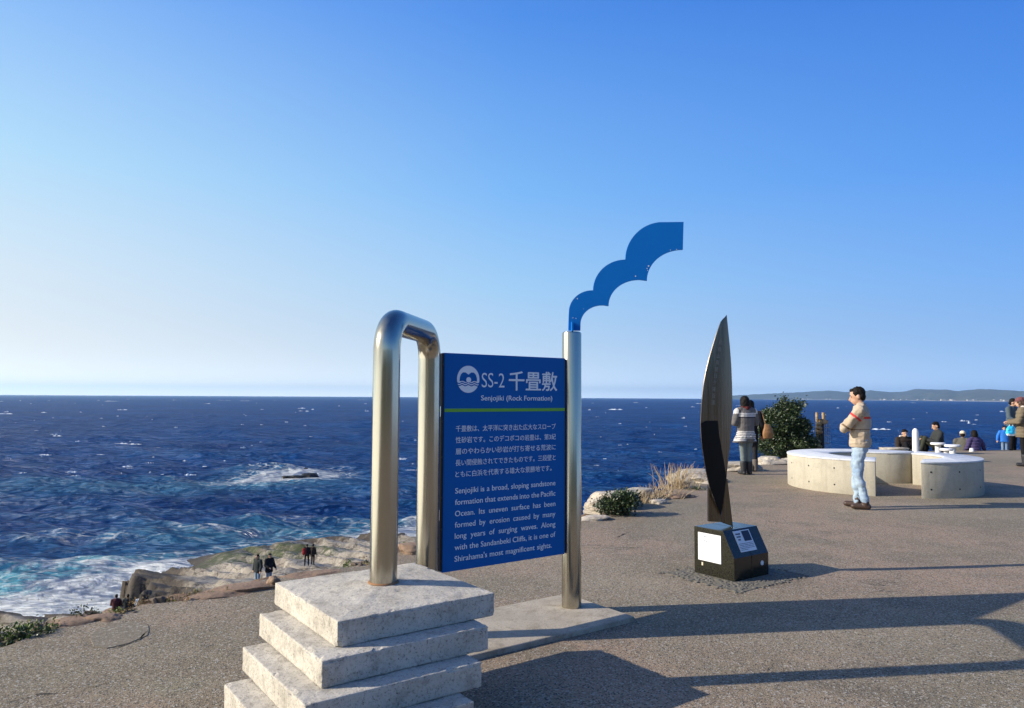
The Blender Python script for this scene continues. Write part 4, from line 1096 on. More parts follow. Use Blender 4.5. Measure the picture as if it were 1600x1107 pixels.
BEIGE = cloth('beige_knit', (.43, .345, .25)); RED = cloth('red_stripe', (.62, .05, .045)); UMBER = cloth('brown_stripe', (.13, .085, .05))
def m_denim():
    t = MT('washed_denim'); n = t.noise(9, 6, .6); z = t.noise(2.5, 4)
    t.set(Base_Color=t.mix(t.ramp(z, .35, .65), t.mix(n, (.19, .28, .40), (.29, .38, .48)), t.mix(n, (.34, .43, .51), (.42, .50, .55))), Roughness=.9); t.bump(t.noise(220, 2), .2, .002); return t.m
DENIM = m_denim()
def man():
    sL, eL, hL = (-.205, -.01, 1.375), (-.225, .19, 1.125), (.06, .19, 1.165)
    sR, eR, hR = (.205, -.01, 1.375), (.225, .18, 1.13), (-.12, .15, 1.20)
    def fm(p):
        x, y, z = p
        a, b = np.array(sL), np.array(eL); d = b - a; t = (np.array(p) - a) @ d / (d @ d); q = np.linalg.norm(np.array(p) - a - d * np.clip(t, 0, 1))
        a2, b2 = np.array(sR), np.array(eR); d2_ = b2 - a2; t2 = (np.array(p) - a2) @ d2_ / (d2_ @ d2_); q2 = np.linalg.norm(np.array(p) - a2 - d2_ * np.clip(t2, 0, 1))
        for (qq, tt) in ((q, t), (q2, t2)):
            if qq < .105 and tt > .10 and abs(x) > .14:
                return 1 if .27 < tt < .36 else (2 if .86 < tt < .93 else 0)
        if z > .95 and y < .13: return 1 if 1.262 < z < 1.288 else (2 if 1.105 < z < 1.122 else 0)
        return 0
    P, hc, k = person((4.96, 10.58, 0), R_(64), 1.71, 'man in beige striped sweater and pale jeans standing with arms crossed', None, coat_len=.905, coat_w=1.0, legs=DENIM, shoes=SHOE_BROWN, hair=None,
        arms=[(sL, eL, hL), (sR, eR, hR)], tilt=.22, voxel=.012, coat_mats=[BEIGE, RED, UMBER], face_mat=fm, wr=.019, lean=-.05, stance=.095,
        legpos=[((-.095, .0, .91), (-.105, .03, .49), (-.11, -.055, .09)), ((.095, .01, .91), (.10, .06, .49), (.10, .045, .09))])
    hg = [ell_geo((0, -.018, .055), (.083, .100, .088)), ell_geo((0, -.052, .01), (.077, .056, .085)), ell_geo((0, .045, .10), (.062, .045, .03)), ell_geo((-.072, .012, .045), (.014, .03, .045)), ell_geo((.072, .012, .045), (.014, .03, .045))]
    fuse('hair', [(xf_pts(v, hc, .22, 0), f) for v, f in hg], HAIR, P, voxel=.007, smooth=2, wrinkle=.008, wscale=40, scale=k)
    for sx in (-1, 1):
        v, f = ell_geo((sx * .034, .083, .012), (.014, .01, .006), 10); e = MB().add([Vector(q) * k for q in xf_pts(v, hc, .22, 0)], f).build('eye', EYE, P, smooth=True)
        v, f = ell_geo((sx * .036, .089, .036), (.020, .009, .004), 10); e = MB().add([Vector(q) * k for q in xf_pts(v, hc, .22, 0)], f).build('eyebrow', HAIR, P, smooth=True)
    # ribbed hem and collar
    hem = loft_geo([(0, -.001, .865, .172, .133), (0, .0, .885, .180, .140), (0, -.0, .925, .180, .140), (0, -.002, .935, .176, .136)], 72)
    vv = [(x * (1 + .008 * math.cos(i * math.pi)), y * (1 + .008 * math.cos(i * math.pi)), z) for i, (x, y, z) in enumerate(hem[0])]
    MB().add([Vector(q) * k for q in vv], hem[1]).build('ribbed_hem', BEIGE, P, smooth=True, angle=.9)
    fuse('collar', [cap_geo((sx * .0, -.07, 1.455), (sx * .065, -.01, 1.45), .028, .026) for sx in (-1, 1)] + [cap_geo((sx * .065, -.01, 1.45), (0, .06, 1.425), .026, .022) for sx in (-1, 1)], BEIGE, P, voxel=.010, scale=k)
man()

GREYK = cloth('grey_knit', (.125, .115, .11)); PALEK = cloth('pale_knit_band', (.50, .48, .46)); DARKK = cloth('dark_knit_band', (.045, .043, .05)); GREYJ = plain('grey_green_trousers', (.125, .15, .15), .9)
BLACKC = cloth('black_coat', (.012, .012, .014)); SCARF = cloth('maroon_scarf', (.09, .02, .02))
def woman_striped():
    def fm(p):
        x, y, z = p
        if abs(x) > .20 and z > .95: return 0 if z < 1.33 else 1
        if z > 1.36: return 0
        if z > 1.255: return 2 if (z * 95) % 4.4 < 1.1 else 1
        if z > 1.235: return 2
        if z > .955: return 0
        if z > .80: return 2 if (z * 60) % 2.2 < .75 else 1
        return 0
    P, hc, k = person((4.78, 15.15, 0), R_(12), 1.585, 'woman seen from behind in grey and white striped cardigan and black boots', 'women by the cliff edge', coat_len=.74, coat_w=1.02, legs=GREYJ, shoes=SHOE_DARK, hair='bob', boots=True, voxel=.013, coat_mats=[GREYK, PALEK, DARKK], face_mat=fm, tilt=.15,
        arms=[((-.195, 0, 1.37), (-.275, .0, 1.12), (-.10, .17, 1.10)), ((.195, 0, 1.37), (.27, .02, 1.12), (.12, .18, 1.12))], stance=.07)
    # cardigan hem flaring in the wind
    fl_ = loft_geo([(-.03, .02, .70, .285, .17), (-.02, .01, .77, .25, .165), (0, .0, .86, .20, .15), (0, 0, .93, .18, .135)], 28)
    def fm2(p): z = p[2]; return 0 if z < .735 else (1 if z < .775 else (2 if (z * 60) % 2.2 < .8 else 1))
    fuse('flared_hem', [fl_], [GREYK, PALEK, DARKK], P, voxel=.012, smooth=2, wrinkle=.03, wscale=7, face_mat=fm2, scale=k)
    fuse('scarf', [cap_geo((-.07, .0, 1.45), (.07, .0, 1.45), .062, .062), cap_geo((0, -.05, 1.45), (0, .05, 1.45), .06, .06)], SCARF, P, voxel=.012, wrinkle=.01, scale=k)
woman_striped()
P, hc, k = person((5.10, 15.85, 0), R_(-18), 1.50, 'person in black coat and grey boots half hidden behind the striped cardigan', 'women by the cliff edge', coat=BLACKC, coat_len=.66, legs=plain('black_leggings', (.01, .01, .012), .9), shoes=SHOE_GREY, hair='bob', boots=True, voxel=.014, coat_w=.95, lean=-.03)
def shoulder_bag(loc):
    r = empty('shoulder_bag', loc); tag(r, 'orange brown shoulder bag hanging at the side of the black coat', 'bag')
    m = plain('orange_leather', (.26, .13, .05), .6, var=.2)
    fuse('bag_body', [loft_geo([(0, 0, -.16, .10, .04), (0, 0, -.06, .115, .055), (0, 0, .06, .095, .045), (-.02, 0, .15, .05, .03)])], m, r, voxel=.012, wrinkle=.01)
    MB().sweep([(-.05, 0, .14), (-.09, 0, .28), (-.115, .02, .38), (-.14, .06, .42)], .010, 8).build('strap', m, r, smooth=True)
shoulder_bag((5.43, 15.72, .86))

DK = {n: cloth(n, c) for n, c in {'brown_puffer': (.032, .024, .020), 'charcoal_coat': (.035, .038, .038), 'grey_olive_coat': (.10, .095, .08), 'purple_puffer': (.065, .05, .125), 'bright_blue_jacket': (.03, .16, .55), 'slate_jacket': (.07, .095, .115), 'khaki_puffer': (.155, .125, .085), 'dark_jacket': (.03, .034, .034), 'faded_jeans': (.17, .24, .32), 'black_trousers': (.011, .011, .013), 'navy_jeans': (.02, .03, .06), 'olive_trousers': (.04, .042, .03), 'red_jacket': (.085, .028, .03), 'white_jacket': (.62, .64, .68), 'dark_red_pack': (.20, .02, .022)}.items()}
FUR = plain('brown_fur', (.22, .15, .10), .95, var=.5, scale=60); FURW = plain('pale_fur', (.62, .56, .48), .95, var=.3, scale=60)
CAPM = plain('cream_cap', (.66, .56, .40), .8); BEANIE = plain('maroon_striped_beanie', (.15, .055, .06), .9, var=.5, scale=30)
GE = 'people sitting at the cliff edge'
def px_at(px, Y): return at(px, 626, Y)[0]
sitarms = lambda y=.25, z=.42, w=.2: [((sx * .195, .0, .53), (sx * .26, .12, .28), (sx * w, y + .1, z)) for sx in (-1, 1)]
person((px_at(1411, 23.3), 23.3, -.22), R_(175), 1.62, 'person in dark quilted jacket with pale fur hood sitting left of the white bollard', GE, pose='sit', coat=DK['brown_puffer'], coat_w=1.12, quilt=True, legs=DK['black_trousers'], shoes=SHOE_DARK, hair='short', hood=FURW, arms=sitarms(.22, .12, .18), tilt=.25)
person((px_at(1464, 21.3), 21.3, .06), R_(80), 1.66, 'man in charcoal hooded jacket sitting sideways with knees drawn up', GE, pose='sit', coat=DK['charcoal_coat'], coat_w=1.05, legs=DK['olive_trousers'], shoes=SHOE_DARK, hair='short', arms=sitarms(.24, .34, .15), tilt=.3,
       legpos=[((sx * .09, 0, .09), (sx * .13, .40, .40), (sx * .13, .52, .06)) for sx in (-1, 1)])
person((px_at(1502, 22.9), 22.9, -.20), R_(-40), 1.52, 'person in grey olive coat and cream cap sitting beside the purple jacket', GE, pose='sit', coat=DK['grey_olive_coat'], coat_w=1.1, legs=DK['black_trousers'], shoes=SHOE_DARK, hair='short', hat=(CAPM, 'cap'), arms=sitarms(.15, .2, .12), tilt=.2, lean=.06)
person((px_at(1521.5, 22.6), 22.6, -.16), R_(8), 1.52, 'person in purple quilted jacket sitting with back turned', GE, pose='sit', coat=DK['purple_puffer'], coat_w=1.02, quilt=True, legs=DK['black_trousers'], shoes=SHOE_DARK, hair='bob',
       arms=[((-.2, 0, .53), (-.26, .05, .28), (-.22, .2, .2)), ((.2, 0, .53), (.32, .0, .30), (.40, .05, .13))], tilt=.15)
person((px_at(1567, 23.6), 23.6, -.22), R_(165), .93, 'small child in bright blue jacket and jeans at the plaza edge', None, coat=DK['bright_blue_jacket'], coat_w=1.3, coat_len=.80, legs=DK['faded_jeans'], shoes=SHOE_DARK, hair='short', tilt=.1,
       arms=[((-.2, 0, 1.36), (-.33, .05, 1.12), (-.36, .12, .92)), ((.2, 0, 1.36), (.33, .02, 1.12), (.38, .08, .90))])
person((px_at(1580, 22.9), 22.9, -.12), R_(-150), 1.70, 'man in slate jacket holding a cyan shopping bag beside the child', None, coat=DK['slate_jacket'], legs=DK['black_trousers'], shoes=SHOE_BROWN, hair='short', tilt=.2, yaw=.4,
       arms=[((-.2, 0, 1.38), (-.25, .05, 1.12), (-.2, .2, .98)), ((.2, 0, 1.38), (.27, .06, 1.12), (.22, .26, .98))])
person((px_at(1597.5, 17.35), 17.35, 0), R_(55), 1.60, 'woman in khaki quilted coat with fur hood and maroon beanie', None, coat=DK['khaki_puffer'], coat_w=1.16, coat_len=.72, quilt=True, legs=DK['black_trousers'], shoes=SHOE_DARK, hair='bob', hairmat=plain('brown_hair', (.05, .025, .015), .5), hat=(BEANIE, 'beanie'), hood=FURW, boots=True, voxel=.014, tilt=.15, stance=.07,
       arms=[((-.2, 0, 1.38), (-.28, .08, 1.12), (-.18, .26, 1.08)), ((.2, 0, 1.38), (.28, .08, 1.12), (.18, .28, 1.1))])
def shopping_bag(c):
    r = empty('shopping_bag', c); tag(r, 'cyan and white plastic shopping bag held by the man in slate', 'bag')
    fuse('bag_body', [loft_geo([(0, 0, -.20, .13, .05), (0, 0, -.12, .17, .07), (0, 0, .0, .15, .06), (0, 0, .10, .11, .035)])], [plain('cyan_plastic', (.03, .50, .80), .35, var=.2, scale=12), plain('white_plastic', (.75, .82, .86), .35)], r, voxel=.014, smooth=2, wrinkle=.02, wscale=10, face_mat=lambda p: 1 if p[2] < -.14 or p[0] > .09 + p[2] * .2 else 0)
    for sx in (-1, 1): MB().sweep([(sx * .06, 0, .09), (sx * .035, 0, .18), (0, .0, .215)], .008, 6).build('bag_handle', plain('white_plastic_handle', (.75, .82, .86), .4), r, smooth=True)
q = at(1580, 671, 22.55); shopping_bag((q[0], 22.55, q[2]))
def backpack(name, c, mat, label, s=1., rz=0):
    r = empty(name, c, rz); tag(r, label, 'backpack')
    fuse('pack_body', [loft_geo([(0, 0, -.21 * s, .12 * s, .07 * s), (0, -.01, -.05 * s, .15 * s, .09 * s), (0, 0, .12 * s, .13 * s, .075 * s), (0, 0, .2 * s, .08 * s, .05 * s)]), ell_geo((0, -.08 * s, -.08 * s), (.10 * s, .05 * s, .10 * s))], mat, r, voxel=.018, smooth=2, wrinkle=.012)
    for sx in (-1, 1): MB().sweep([(sx * .07 * s, .05 * s, .17 * s), (sx * .08 * s, .10 * s, .14 * s), (sx * .09 * s, .10 * s, -.05 * s), (sx * .08 * s, .05 * s, -.16 * s)], .014 * s, 6).build('strap', mat, r, smooth=True)
    return r
backpack('backpack', (px_at(1441, 21.6), 21.6, .24), cloth('black_nylon', (.012, .012, .013)), 'black bag lying on the ground in front of the man with drawn up knees', 1.1, .4)

# people down on the rock shelf
def on_shelf(px, py, Y0):                 # walk along the picture ray until it meets the rock
    d = ray(px, py); best = None
    for Y in np.arange(Y0 - 14, Y0 + 22, .2):
        p = CC + d * Y / d[1]
        if p[2] <= tz(p[0], p[1]): best = p; break
    p = best if best is not None else at(px, py, Y0)
    return (float(p[0]), float(p[1]), tz(p[0], p[1]) - .03)
GS = 'visitors walking on the rock shelf'
farm = dict(voxel=.03)
a = on_shelf(402, 919, 38.8)
person(a, R_(150), 1.72, 'person in dark grey jacket and blue jeans, left of a pair on pale rock', GS, coat=DK['dark_jacket'], coat_len=.78, coat_w=1.1, legs=DK['faded_jeans'], shoes=SHOE_BROWN, **farm)
person((a[0] + .55, a[1] + .15, a[2] + .02), R_(-120), 1.72, 'person in black coat and jeans, right of a pair on pale rock', GS, coat=BLACKC, coat_len=.74, coat_w=1.12, legs=DK['faded_jeans'], shoes=SHOE_BROWN, **farm,
       arms=[((-.2, 0, 1.38), (-.28, .05, 1.12), (-.25, .2, .95)), ((.2, 0, 1.38), (.3, .05, 1.12), (.28, .3, 1.05))])
b = on_shelf(479, 884, 60)
person(b, R_(10), 1.75, 'person in black with a red backpack walking on the rock shelf', GS, coat=BLACKC, coat_len=.8, legs=DK['black_trousers'], shoes=SHOE_DARK, stance=.14, **farm)
backpack('backpack', (b[0] - .16, b[1] - .20, b[2] + 1.22), DK['dark_red_pack'], 'dark red backpack on the back of the person in black clothes', 1.25, R_(10))
person((b[0] + .42, b[1] + .3, b[2] + .02), R_(-20), 1.68, 'person in dark brown coat walking just right of the red backpack', GS, coat=DK['brown_puffer'], coat_len=.8, legs=DK['black_trousers'], shoes=SHOE_DARK, **farm)
def c_on(px, py, Y): p = at(px, py, Y); return (float(p[0]), Y, float(p[2]))
GT = 'people resting below the plaza rim'
for px, py, Y, mat, lab, hr in ((181, 953, 41, DK['red_jacket'], 'person in red jacket resting below the rim', 'short'), (199, 953, 41, DK['dark_jacket'], 'person in dark jacket between the red and the white jackets', 'short'), (219, 953, 41, DK['white_jacket'], 'person in white jacket resting right of the dark jacket', 'bob')):
    p = c_on(px, py, Y)
    person(p, R_(20), 1.6, lab, GT, pose='sit', coat=mat, coat_w=1.12, legs=DK['black_trousers'], shoes=SHOE_DARK, hair=hr, tilt=.3, arms=sitarms(.2, .2, .15), **farm)
    rock('ledge_rock', (p[0], p[1] + .1, p[2] - .55), (1.3, 1.0, .62), int(px), M_BROWNROCK, {181: 'brown ledge rock carrying the red jacket', 199: 'brown ledge rock carrying the dark jacket', 219: 'brown ledge rock carrying the white jacket'}[px], 'ledge rocks below the rim')

# ------------------------------------------------------------------ small things on the plaza
M_WPAINT = plain('white_painted_concrete', (.72, .71, .70), .7, var=.1, scale=20)
bo = empty('white_bollard', (px_at(1429, 20.6), 20.6, 0)); tag(bo, 'white round topped bollard at the cliff edge behind the benches', 'bollard')
MB().lathe([(.085, 0), (.082, .60), (.078, .66), (.06, .71), (.03, .74), (.001, .745)], 24).build('shaft', M_WPAINT, bo, smooth=True)
MB().lathe([(.10, -.01), (.10, .02), (.09, .03), (.001, .031)], 24).build('foot', M_WPAINT, bo, smooth=True)
bl2 = MB().box((.0805, -.02, .22), (.084, .02, .42)).build('worn_patch', plain('reddish_wear', (.3, .13, .12), .9, var=.5, scale=40), bo)
def stool(px, Y, h, r, label):
    s = empty('white_stool', (px_at(px, Y), Y, 0)); tag(s, label, 'stool', 'white round stools')
    MB().lathe([(r, h - .055), (r + .012, h - .045), (r + .012, h - .012), (r, h), (.001, h + .002)], 28).build('seat', M_WPAINT, s, smooth=True)
    MB().lathe([(r * .62, -.01), (r * .60, .05), (r * .46, .11), (r * .40, h * .6), (r * .46, h - .06)], 24).build('pedestal', M_WPAINT, s, smooth=True)
stool(1463.5, 19.6, .41, .165, 'white round stool nearest the sitting man, left of three'); stool(1476.5, 18.3, .345, .135, 'lowest white round stool, in the middle of three'); stool(1486, 18.6, .42, .17, 'white round stool nearest the purple jacket, right of three')
sp = tag(empty('marker_post', (px_at(1516, 22.2), 22.2, 0)), 'short white post at the edge below the purple jacket', 'post')
MB().lathe([(.06, -.01), (.058, .08), (.045, .10), (.001, .105)], 16).build('cap', M_WPAINT, sp, smooth=True); MB().lathe([(.075, -.01), (.075, .02), (.001, .021)], 16).build('foot', M_WPAINT, sp, smooth=True)
def log_stand():
    Y = 19.4; x = px_at(1284, Y); r = empty('log_stand', (x, Y, 0)); tag(r, 'rustic stand of rough logs with a wire cage beside the evergreen bush', 'stand')
    wood = m_rock('weathered_log_wood', (.50, .36, .21), (.36, .24, .13), (.05, .03, .02), scale=8); dark = plain('dark_frame', (.02, .018, .015), .7); wire = plain('grey_wire', (.33, .32, .30), .5, .5)
    rr = random.Random(5)
    def log(px0, z0, z1, rad, dy):
        xx = px_at(px0, Y) - x; pts = [(xx + rr.gauss(0, .004), dy, z) for z in np.linspace(z0, z1, 9)]
        MB().sweep(pts, [rad * rr.uniform(.92, 1.08) for _ in pts], 14).build('log', wood, r, smooth=True, angle=.7)
    log(1277, -.02, 1.19, .038, .05); log(1286, .85, 1.19, .040, .0)
    mb = MB(); mb.box((-.075, -.10, -.01), (.005, .10, 1.02)); mb.build('dark_core', dark, r, bevel=.01)
    for i, z in enumerate((.02, .12, .22, .33, .60, .70, .80)):
        me = rock_mesh((.075, .09, .065), 60 + i, 2); o = link('rough_log_end', me, wood, r, smooth=True); o.location = (-.105 + rr.gauss(0, .012), -.05, z + .09)
    MB().box((-.08, -.12, .90), (.11, .12, 1.0)).build('head_board', wood, r, bevel=.015)
    mb = MB()
    for xx in (.02, .065, .11, .155):
        for yy in (-.10, .10): mb.sweep([(xx, yy, .16), (xx, yy, .90)], .005, 6)
    for z in (.2, .4, .6, .8): mb.sweep([(.02, -.10, z), (.155, -.10, z), (.155, .10, z), (.02, .10, z)], .005, 6)
    mb.build('wire_cage', wire, r); MB().box((.01, -.11, -.01), (.19, .11, .16)).build('base_box', dark, r, bevel=.02)
log_stand()

# ------------------------------------------------------------------ plants
def leaf_mats():
    out = []
    for i, (a, b) in enumerate([((.013, .030, .008), (.038, .060, .017)), ((.034, .060, .018), (.075, .10, .035)), ((.007, .016, .006), (.018, .032, .010))]):
        t = MT('evergreen_leaf_%s' % ('mid', 'light', 'deep')[i]); t.set(Base_Color=t.mix(t.noise(13, 4), a, b), Roughness=.42); t.b.inputs['Specular IOR Level'].default_value = .5; out.append(t.m)
    return out
LEAF = leaf_mats()
M_BARK = plain('grey_bark', (.12, .09, .065), .9, var=.3, scale=30, bump=.6, bscale=30)
def leaves(lobes, n, size, seed, lean=(0, 0, .4), shell=.8):
    rr = np.random.RandomState(seed); V = []; F = []; mi = []
    vol = np.array([l[1][0] * l[1][1] * l[1][2] for l in lobes]) ** .7; pr = vol / vol.sum()
    cl = []
    for _ in range(max(8, n // 26)):
        c, r = lobes[rr.choice(len(lobes), p=pr)]; d = rr.normal(size=3); d /= np.linalg.norm(d); rad = shell + (1 - shell) * rr.rand() ** .5 * 1.08
        cl.append((np.array(c) + d * np.array(r) * rad, d, rr.rand()))
    for c, d, u in cl:
        k = rr.randint(16, 36); sp = size * rr.uniform(1.1, 2.0)
        for _ in range(k):
            p = c + rr.normal(size=3) * sp * .55; t = d * .7 + np.array(lean) + rr.normal(size=3) * .55; t /= np.linalg.norm(t)
            nrm = np.cross(t, rr.normal(size=3)); nrm /= np.linalg.norm(nrm); s = size * rr.uniform(.6, 1.2); w = nrm * s * .28; h = np.cross(t, nrm) * s * .08
            b = len(V); V += [p, p + t * s * .5 + w + h, p + t * s, p + t * s * .5 - w + h]; F.append((b, b + 1, b + 2, b + 3)); mi.append(0 if u < .5 else (1 if u < .8 else 2))
    return V, F, mi
def shrub(name, loc, lobes, n, size, seed, label, cat, group=None, stems=6, lean=(0, 0, .4), mats=None):
    r = empty(name, loc); tag(r, label, cat, group)
    V, F, mi = leaves(lobes, n, size, seed, lean); o = link('foliage', mesh_from(V, F), mats or LEAF, r); o.data.polygons.foreach_set('material_index', mi)
    rr = random.Random(seed); mb = MB()
    for i in range(stems):
        c, q = lobes[i % len(lobes)]; e = Vector([c[j] + rr.uniform(-.6, .6) * q[j] for j in range(3)]); b = Vector((rr.uniform(-.1, .1), rr.uniform(-.06, .06), -.08)); m_ = b.lerp(e, .5) + Vector((rr.uniform(-.08, .08), 0, .06))
        mb.sweep([b, b.lerp(m_, .5), m_, m_.lerp(e, .5), e], [.035, .03, .022, .015, .007], 8)
    mb.build('stem', M_BARK, r, smooth=True); return r
YB = 19.0; bx = px_at(1225, YB)
def B(px, py, rx, ry, rz_): p = at(px, py, YB); return ((p[0] - bx, 0, p[2]), (rx, ry, rz_))
shrub('evergreen_bush', (bx, YB, 0), [B(1215, 662, .40, .42, .27), B(1230, 641, .30, .28, .12), B(1208, 650, .22, .25, .14), B(1248, 667, .20, .3, .16), B(1238, 696, .50, .5, .21), B(1204, 697, .28, .4, .24), B(1261, 689, .14, .25, .11), B(1190, 670, .12, .2, .10), B(1246, 633, .14, .18, .06), B(1224, 630, .10, .15, .07), B(1254, 706, .24, .3, .12)],
      24000, .066, 3, 'dense wind combed evergreen bush at the cliff edge', 'bush', stems=16, lean=(.55, 0, .22))
YS = 9.9; sx_ = px_at(957, YS)
def Bs(px, py, rx, ry, rz_): p = at(px, py, YS); return ((p[0] - sx_, 0, max(p[2], .03)), (rx, ry, rz_))
shrub('low_evergreen_shrub', (sx_, YS, 0), [Bs(962, 786, .17, .16, .10), Bs(978, 786, .16, .16, .09), Bs(948, 792, .14, .14, .08), Bs(985, 780, .09, .12, .05), Bs(968, 778, .10, .1, .06)], 3200, .042, 8, 'low dark green shrub in front of the pale rock at the plaza edge', 'shrub', stems=6, lean=(.3, 0, .2))
G_YEL = [plain('fresh_green_leaf', (.10, .15, .02), .6, var=.3, scale=30), plain('yellow_green_leaf', (.20, .19, .04), .6, var=.3, scale=30), plain('ochre_leaf', (.24, .15, .05), .7, var=.3, scale=30)]
def tuft(name, px, py, w, h, n, seed, label, cat, group=None, mats=None, fan=.5, rad=.004, leanx=.15):
    p = gp(px, py, -.02); r = empty(name, tuple(p)); tag(r, label, cat, group)
    rr = random.Random(seed); groups = {}
    for i in range(n):
        b = Vector((rr.gauss(0, w * .35), rr.gauss(0, w * .28), 0)); L = h * rr.uniform(.45, 1.05); dx = rr.gauss(leanx, fan * .5) + b.x / max(w, .01) * fan; dy = rr.gauss(0, fan * .35)
        e = b + Vector((dx * L, dy * L, L)); c = b.lerp(e, .5) + Vector((-dx * L * .12, 0, L * .07))
        mb = groups.setdefault(i % 2, MB()); mb.sweep([b, b.lerp(c, .6), c, c.lerp(e, .6), e], [rad, rad * .9, rad * .75, rad * .6, rad * .25], 5)
        if rr.random() < .4: mb.sweep([c.lerp(e, .5), c.lerp(e, .9) + Vector((rr.gauss(0, .04), 0, .02))], [rad * .5, rad * .3], 4)
    for i, mb in groups.items(): mb.build('dry_stalks' if i == 0 else 'pale_stalks', (mats or TAN)[i], r, smooth=True)
    return r
TAN = [plain('dry_grass', (.36, .25, .13), .9, var=.3, scale=40), plain('pale_dry_grass', (.50, .39, .24), .9, var=.25, scale=40)]
GD = 'dry grass clumps at the plaza edge'
tuft('dry_grass_clump', 1058, 764, .40, .44, 95, 2, 'tallest dry tan grass clump left of the steel monument', 'grass clump', GD, rad=.005, fan=.45)
tuft('dry_grass_clump', 1030, 779, .40, .24, 80, 3, 'middle dry grass clump between the shrub and the tallest clump', 'grass clump', GD, rad=.005, fan=.6)
tuft('dry_grass_clump', 1010, 788, .22, .20, 60, 4, 'small dry grass clump touching the low evergreen shrub', 'grass clump', GD, rad=.004, fan=.7)
tuft('dry_reed', 946, 806, .05, .30, 8, 5, 'few thin upright dry reeds in front of the low shrub', 'grass clump', GD, rad=.004, fan=.2)
def weed(px, py, lob, n, size, seed, label, group='weeds along the plaza rim', mats=None, name='weed_clump'):
    p = gp(px, py, -.03); return shrub(name, tuple(p), lob, n, size, seed, label, 'weeds', group, stems=3, mats=mats or [G_YEL[0], G_YEL[0], LEAF[0]])
GRN = [LEAF[1], G_YEL[0], LEAF[0]]
weed(14, 1002, [((-.10, 0, .02), (.24, .12, .04)), ((.10, .06, .02), (.15, .09, .035))], 1500, .024, 21, 'largest green leafy weed clump at the left end of the rim', mats=GRN)
weed(58, 989, [((0, 0, .02), (.12, .06, .03))], 500, .022, 22, 'bright grass green weed clump right of the largest one', mats=G_YEL)
weed(138, 968, [((0, 0, .02), (.11, .07, .03))], 320, .022, 23, 'dark green weed clump left of the orange rock', mats=GRN)
weed(192, 963, [((0, 0, .015), (.08, .05, .025))], 200, .02, 24, 'small yellow green weed clump right of the orange rock', mats=G_YEL)
weed(258, 943, [((0, 0, .012), (.30, .06, .02))], 420, .02, 25, 'long ochre and green weed strip on the rim', mats=[G_YEL[2], G_YEL[2], G_YEL[1]])
weed(320, 933, [((0, 0, .012), (.18, .05, .02))], 260, .02, 26, 'yellow green weed strip between the long strip and the brown rim rock', mats=[G_YEL[1], G_YEL[2], G_YEL[0]])
weed(560, 888, [((0, 0, .02), (.12, .06, .03))], 320, .022, 27, 'green weed clump just left of the bent steel pipe', mats=G_YEL)
weed(648, 862, [((0, 0, .02), (.14, .08, .04))], 320, .024, 28, 'yellow green weed clump between the two legs of the bent pipe', mats=G_YEL)
weed(965, 808, [((0, 0, .02), (.18, .06, .03))], 420, .024, 29, 'bright low weeds in front of the low evergreen shrub', mats=[G_YEL[1], G_YEL[0], G_YEL[2]])
weed(1082, 768, [((0, 0, .02), (.2, .12, .05))], 420, .03, 30, 'green weeds at the foot of the tallest dry grass', mats=GRN)

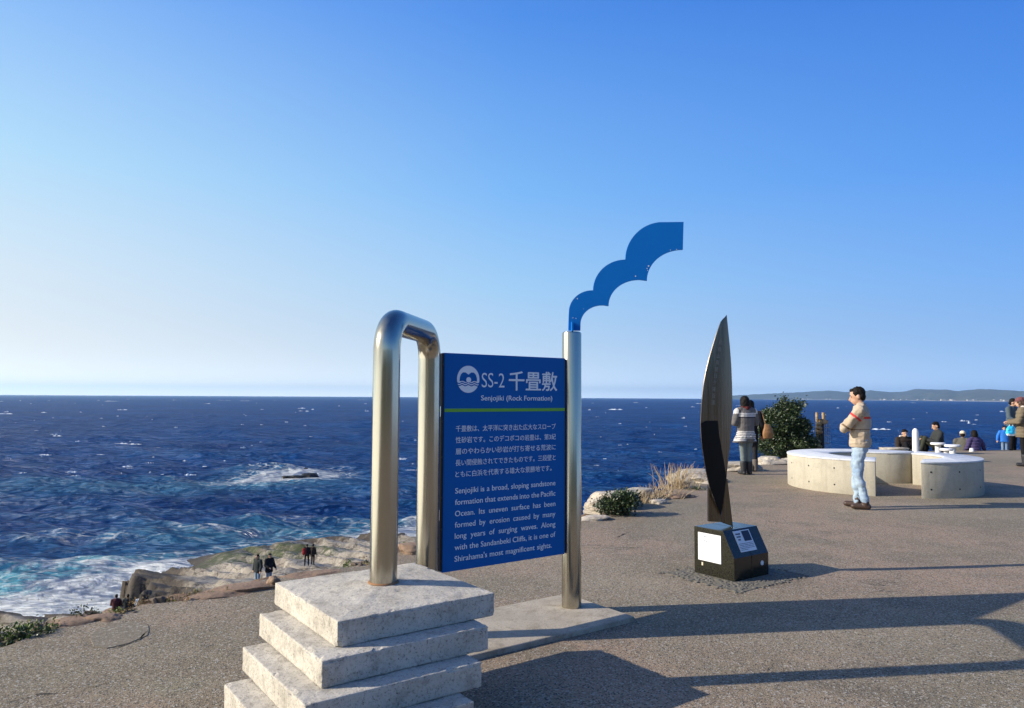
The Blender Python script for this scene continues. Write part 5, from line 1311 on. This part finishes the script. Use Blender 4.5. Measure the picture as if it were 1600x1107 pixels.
# ------------------------------------------------------------------ rocks along the plaza edge
GR = 'rocks along the plaza edge'
def erock(px, py, sz, seed, mat, lab, rz=0, z=0): 
    p = gp(px, py); rock('edge_rock', (p[0], p[1], z), sz, seed, mat, lab, GR, rz)
erock(958, 793, (.44, .30, .25), 3, M_PALEROCK, 'large pale boulder behind the low evergreen shrub', .2)
erock(992, 781, (.28, .25, .20), 5, M_PALEROCK, 'pale boulder between the low shrub and the dry grass', .6)
erock(925, 812, (.22, .16, .05), 6, M_PALEROCK, 'flat pale slab beside the right sign post', .1)
erock(1030, 787, (.13, .11, .07), 7, M_PALEROCK, 'small low pale stone in front of the dry grass', .3, .0)
erock(1092, 752, (.55, .45, .24), 8, M_PALEROCK, 'broad pale and brown rock left of the steel monument', .2)
erock(1062, 777, (.30, .22, .06), 9, M_BROWNROCK, 'flat brown rock at the foot of the tallest dry grass', .4)
erock(1150, 735, (.50, .40, .20), 10, M_PALEROCK, 'pale rock between the monument and the striped cardigan', .2)
erock(1208, 725, (.40, .30, .20), 11, M_PALEROCK, 'brownish pale rock below the evergreen bush', .1)
erock(1240, 722, (.35, .3, .12), 12, M_PALEROCK, 'low pale rock at the left end of the larger bench', .1)
erock(395, 918, (.30, .16, .06), 13, M_BROWNROCK, 'brown rim rock left of the stepped plinth', .5, -.02)
erock(345, 928, (.26, .13, .045), 14, M_BROWNROCK, 'flatter brown rim rock left of the one beside the plinth', .5, -.02)
erock(427, 917, (.06, .06, .07), 15, M_BROWNROCK, 'rust coloured stone against the top corner of the plinth', .5, .02)
erock(165, 966, (.13, .10, .05), 16, M_BROWNROCK, 'orange brown rock among the weeds on the left rim', .3, -.02)
erock(655, 862, (.20, .14, .10), 17, M_BROWNROCK, 'dark brown rock between the two legs of the bent pipe', .3)
erock(500, 897, (.40, .13, .04), 18, M_BROWNROCK, 'long brown rim rock behind the top of the plinth', .5, -.02)
erock(110, 972, (.20, .12, .04), 19, M_BROWNROCK, 'low brown rock right of the bright grass green weeds', .5, -.02)
erock(1396, 703.5, (.45, .3, .09), 20, M_PALEROCK, 'low pale rock at the edge beside the fur hooded person', .1)

# ------------------------------------------------------------------ air
def haze():
    me = mesh_from([], []); mb = MB().box((-20000, -1500, -19), (20000, 21500, 265))
    t = MT('thin_sea_air'); N = t.N; N.remove(t.b); v = N.new('ShaderNodeVolumePrincipled'); v.inputs['Density'].default_value = 5.5e-5; v.inputs['Color'].default_value = (.50, .78, 1, 1); v.inputs['Anisotropy'].default_value = .45
    t.L.new(v.outputs[0], N['Material Output'].inputs['Volume'])
    o = mb.build('haze', t.m); tag(o, 'thin pale sea air that fades the far hills', 'haze', kind='stuff')
haze()
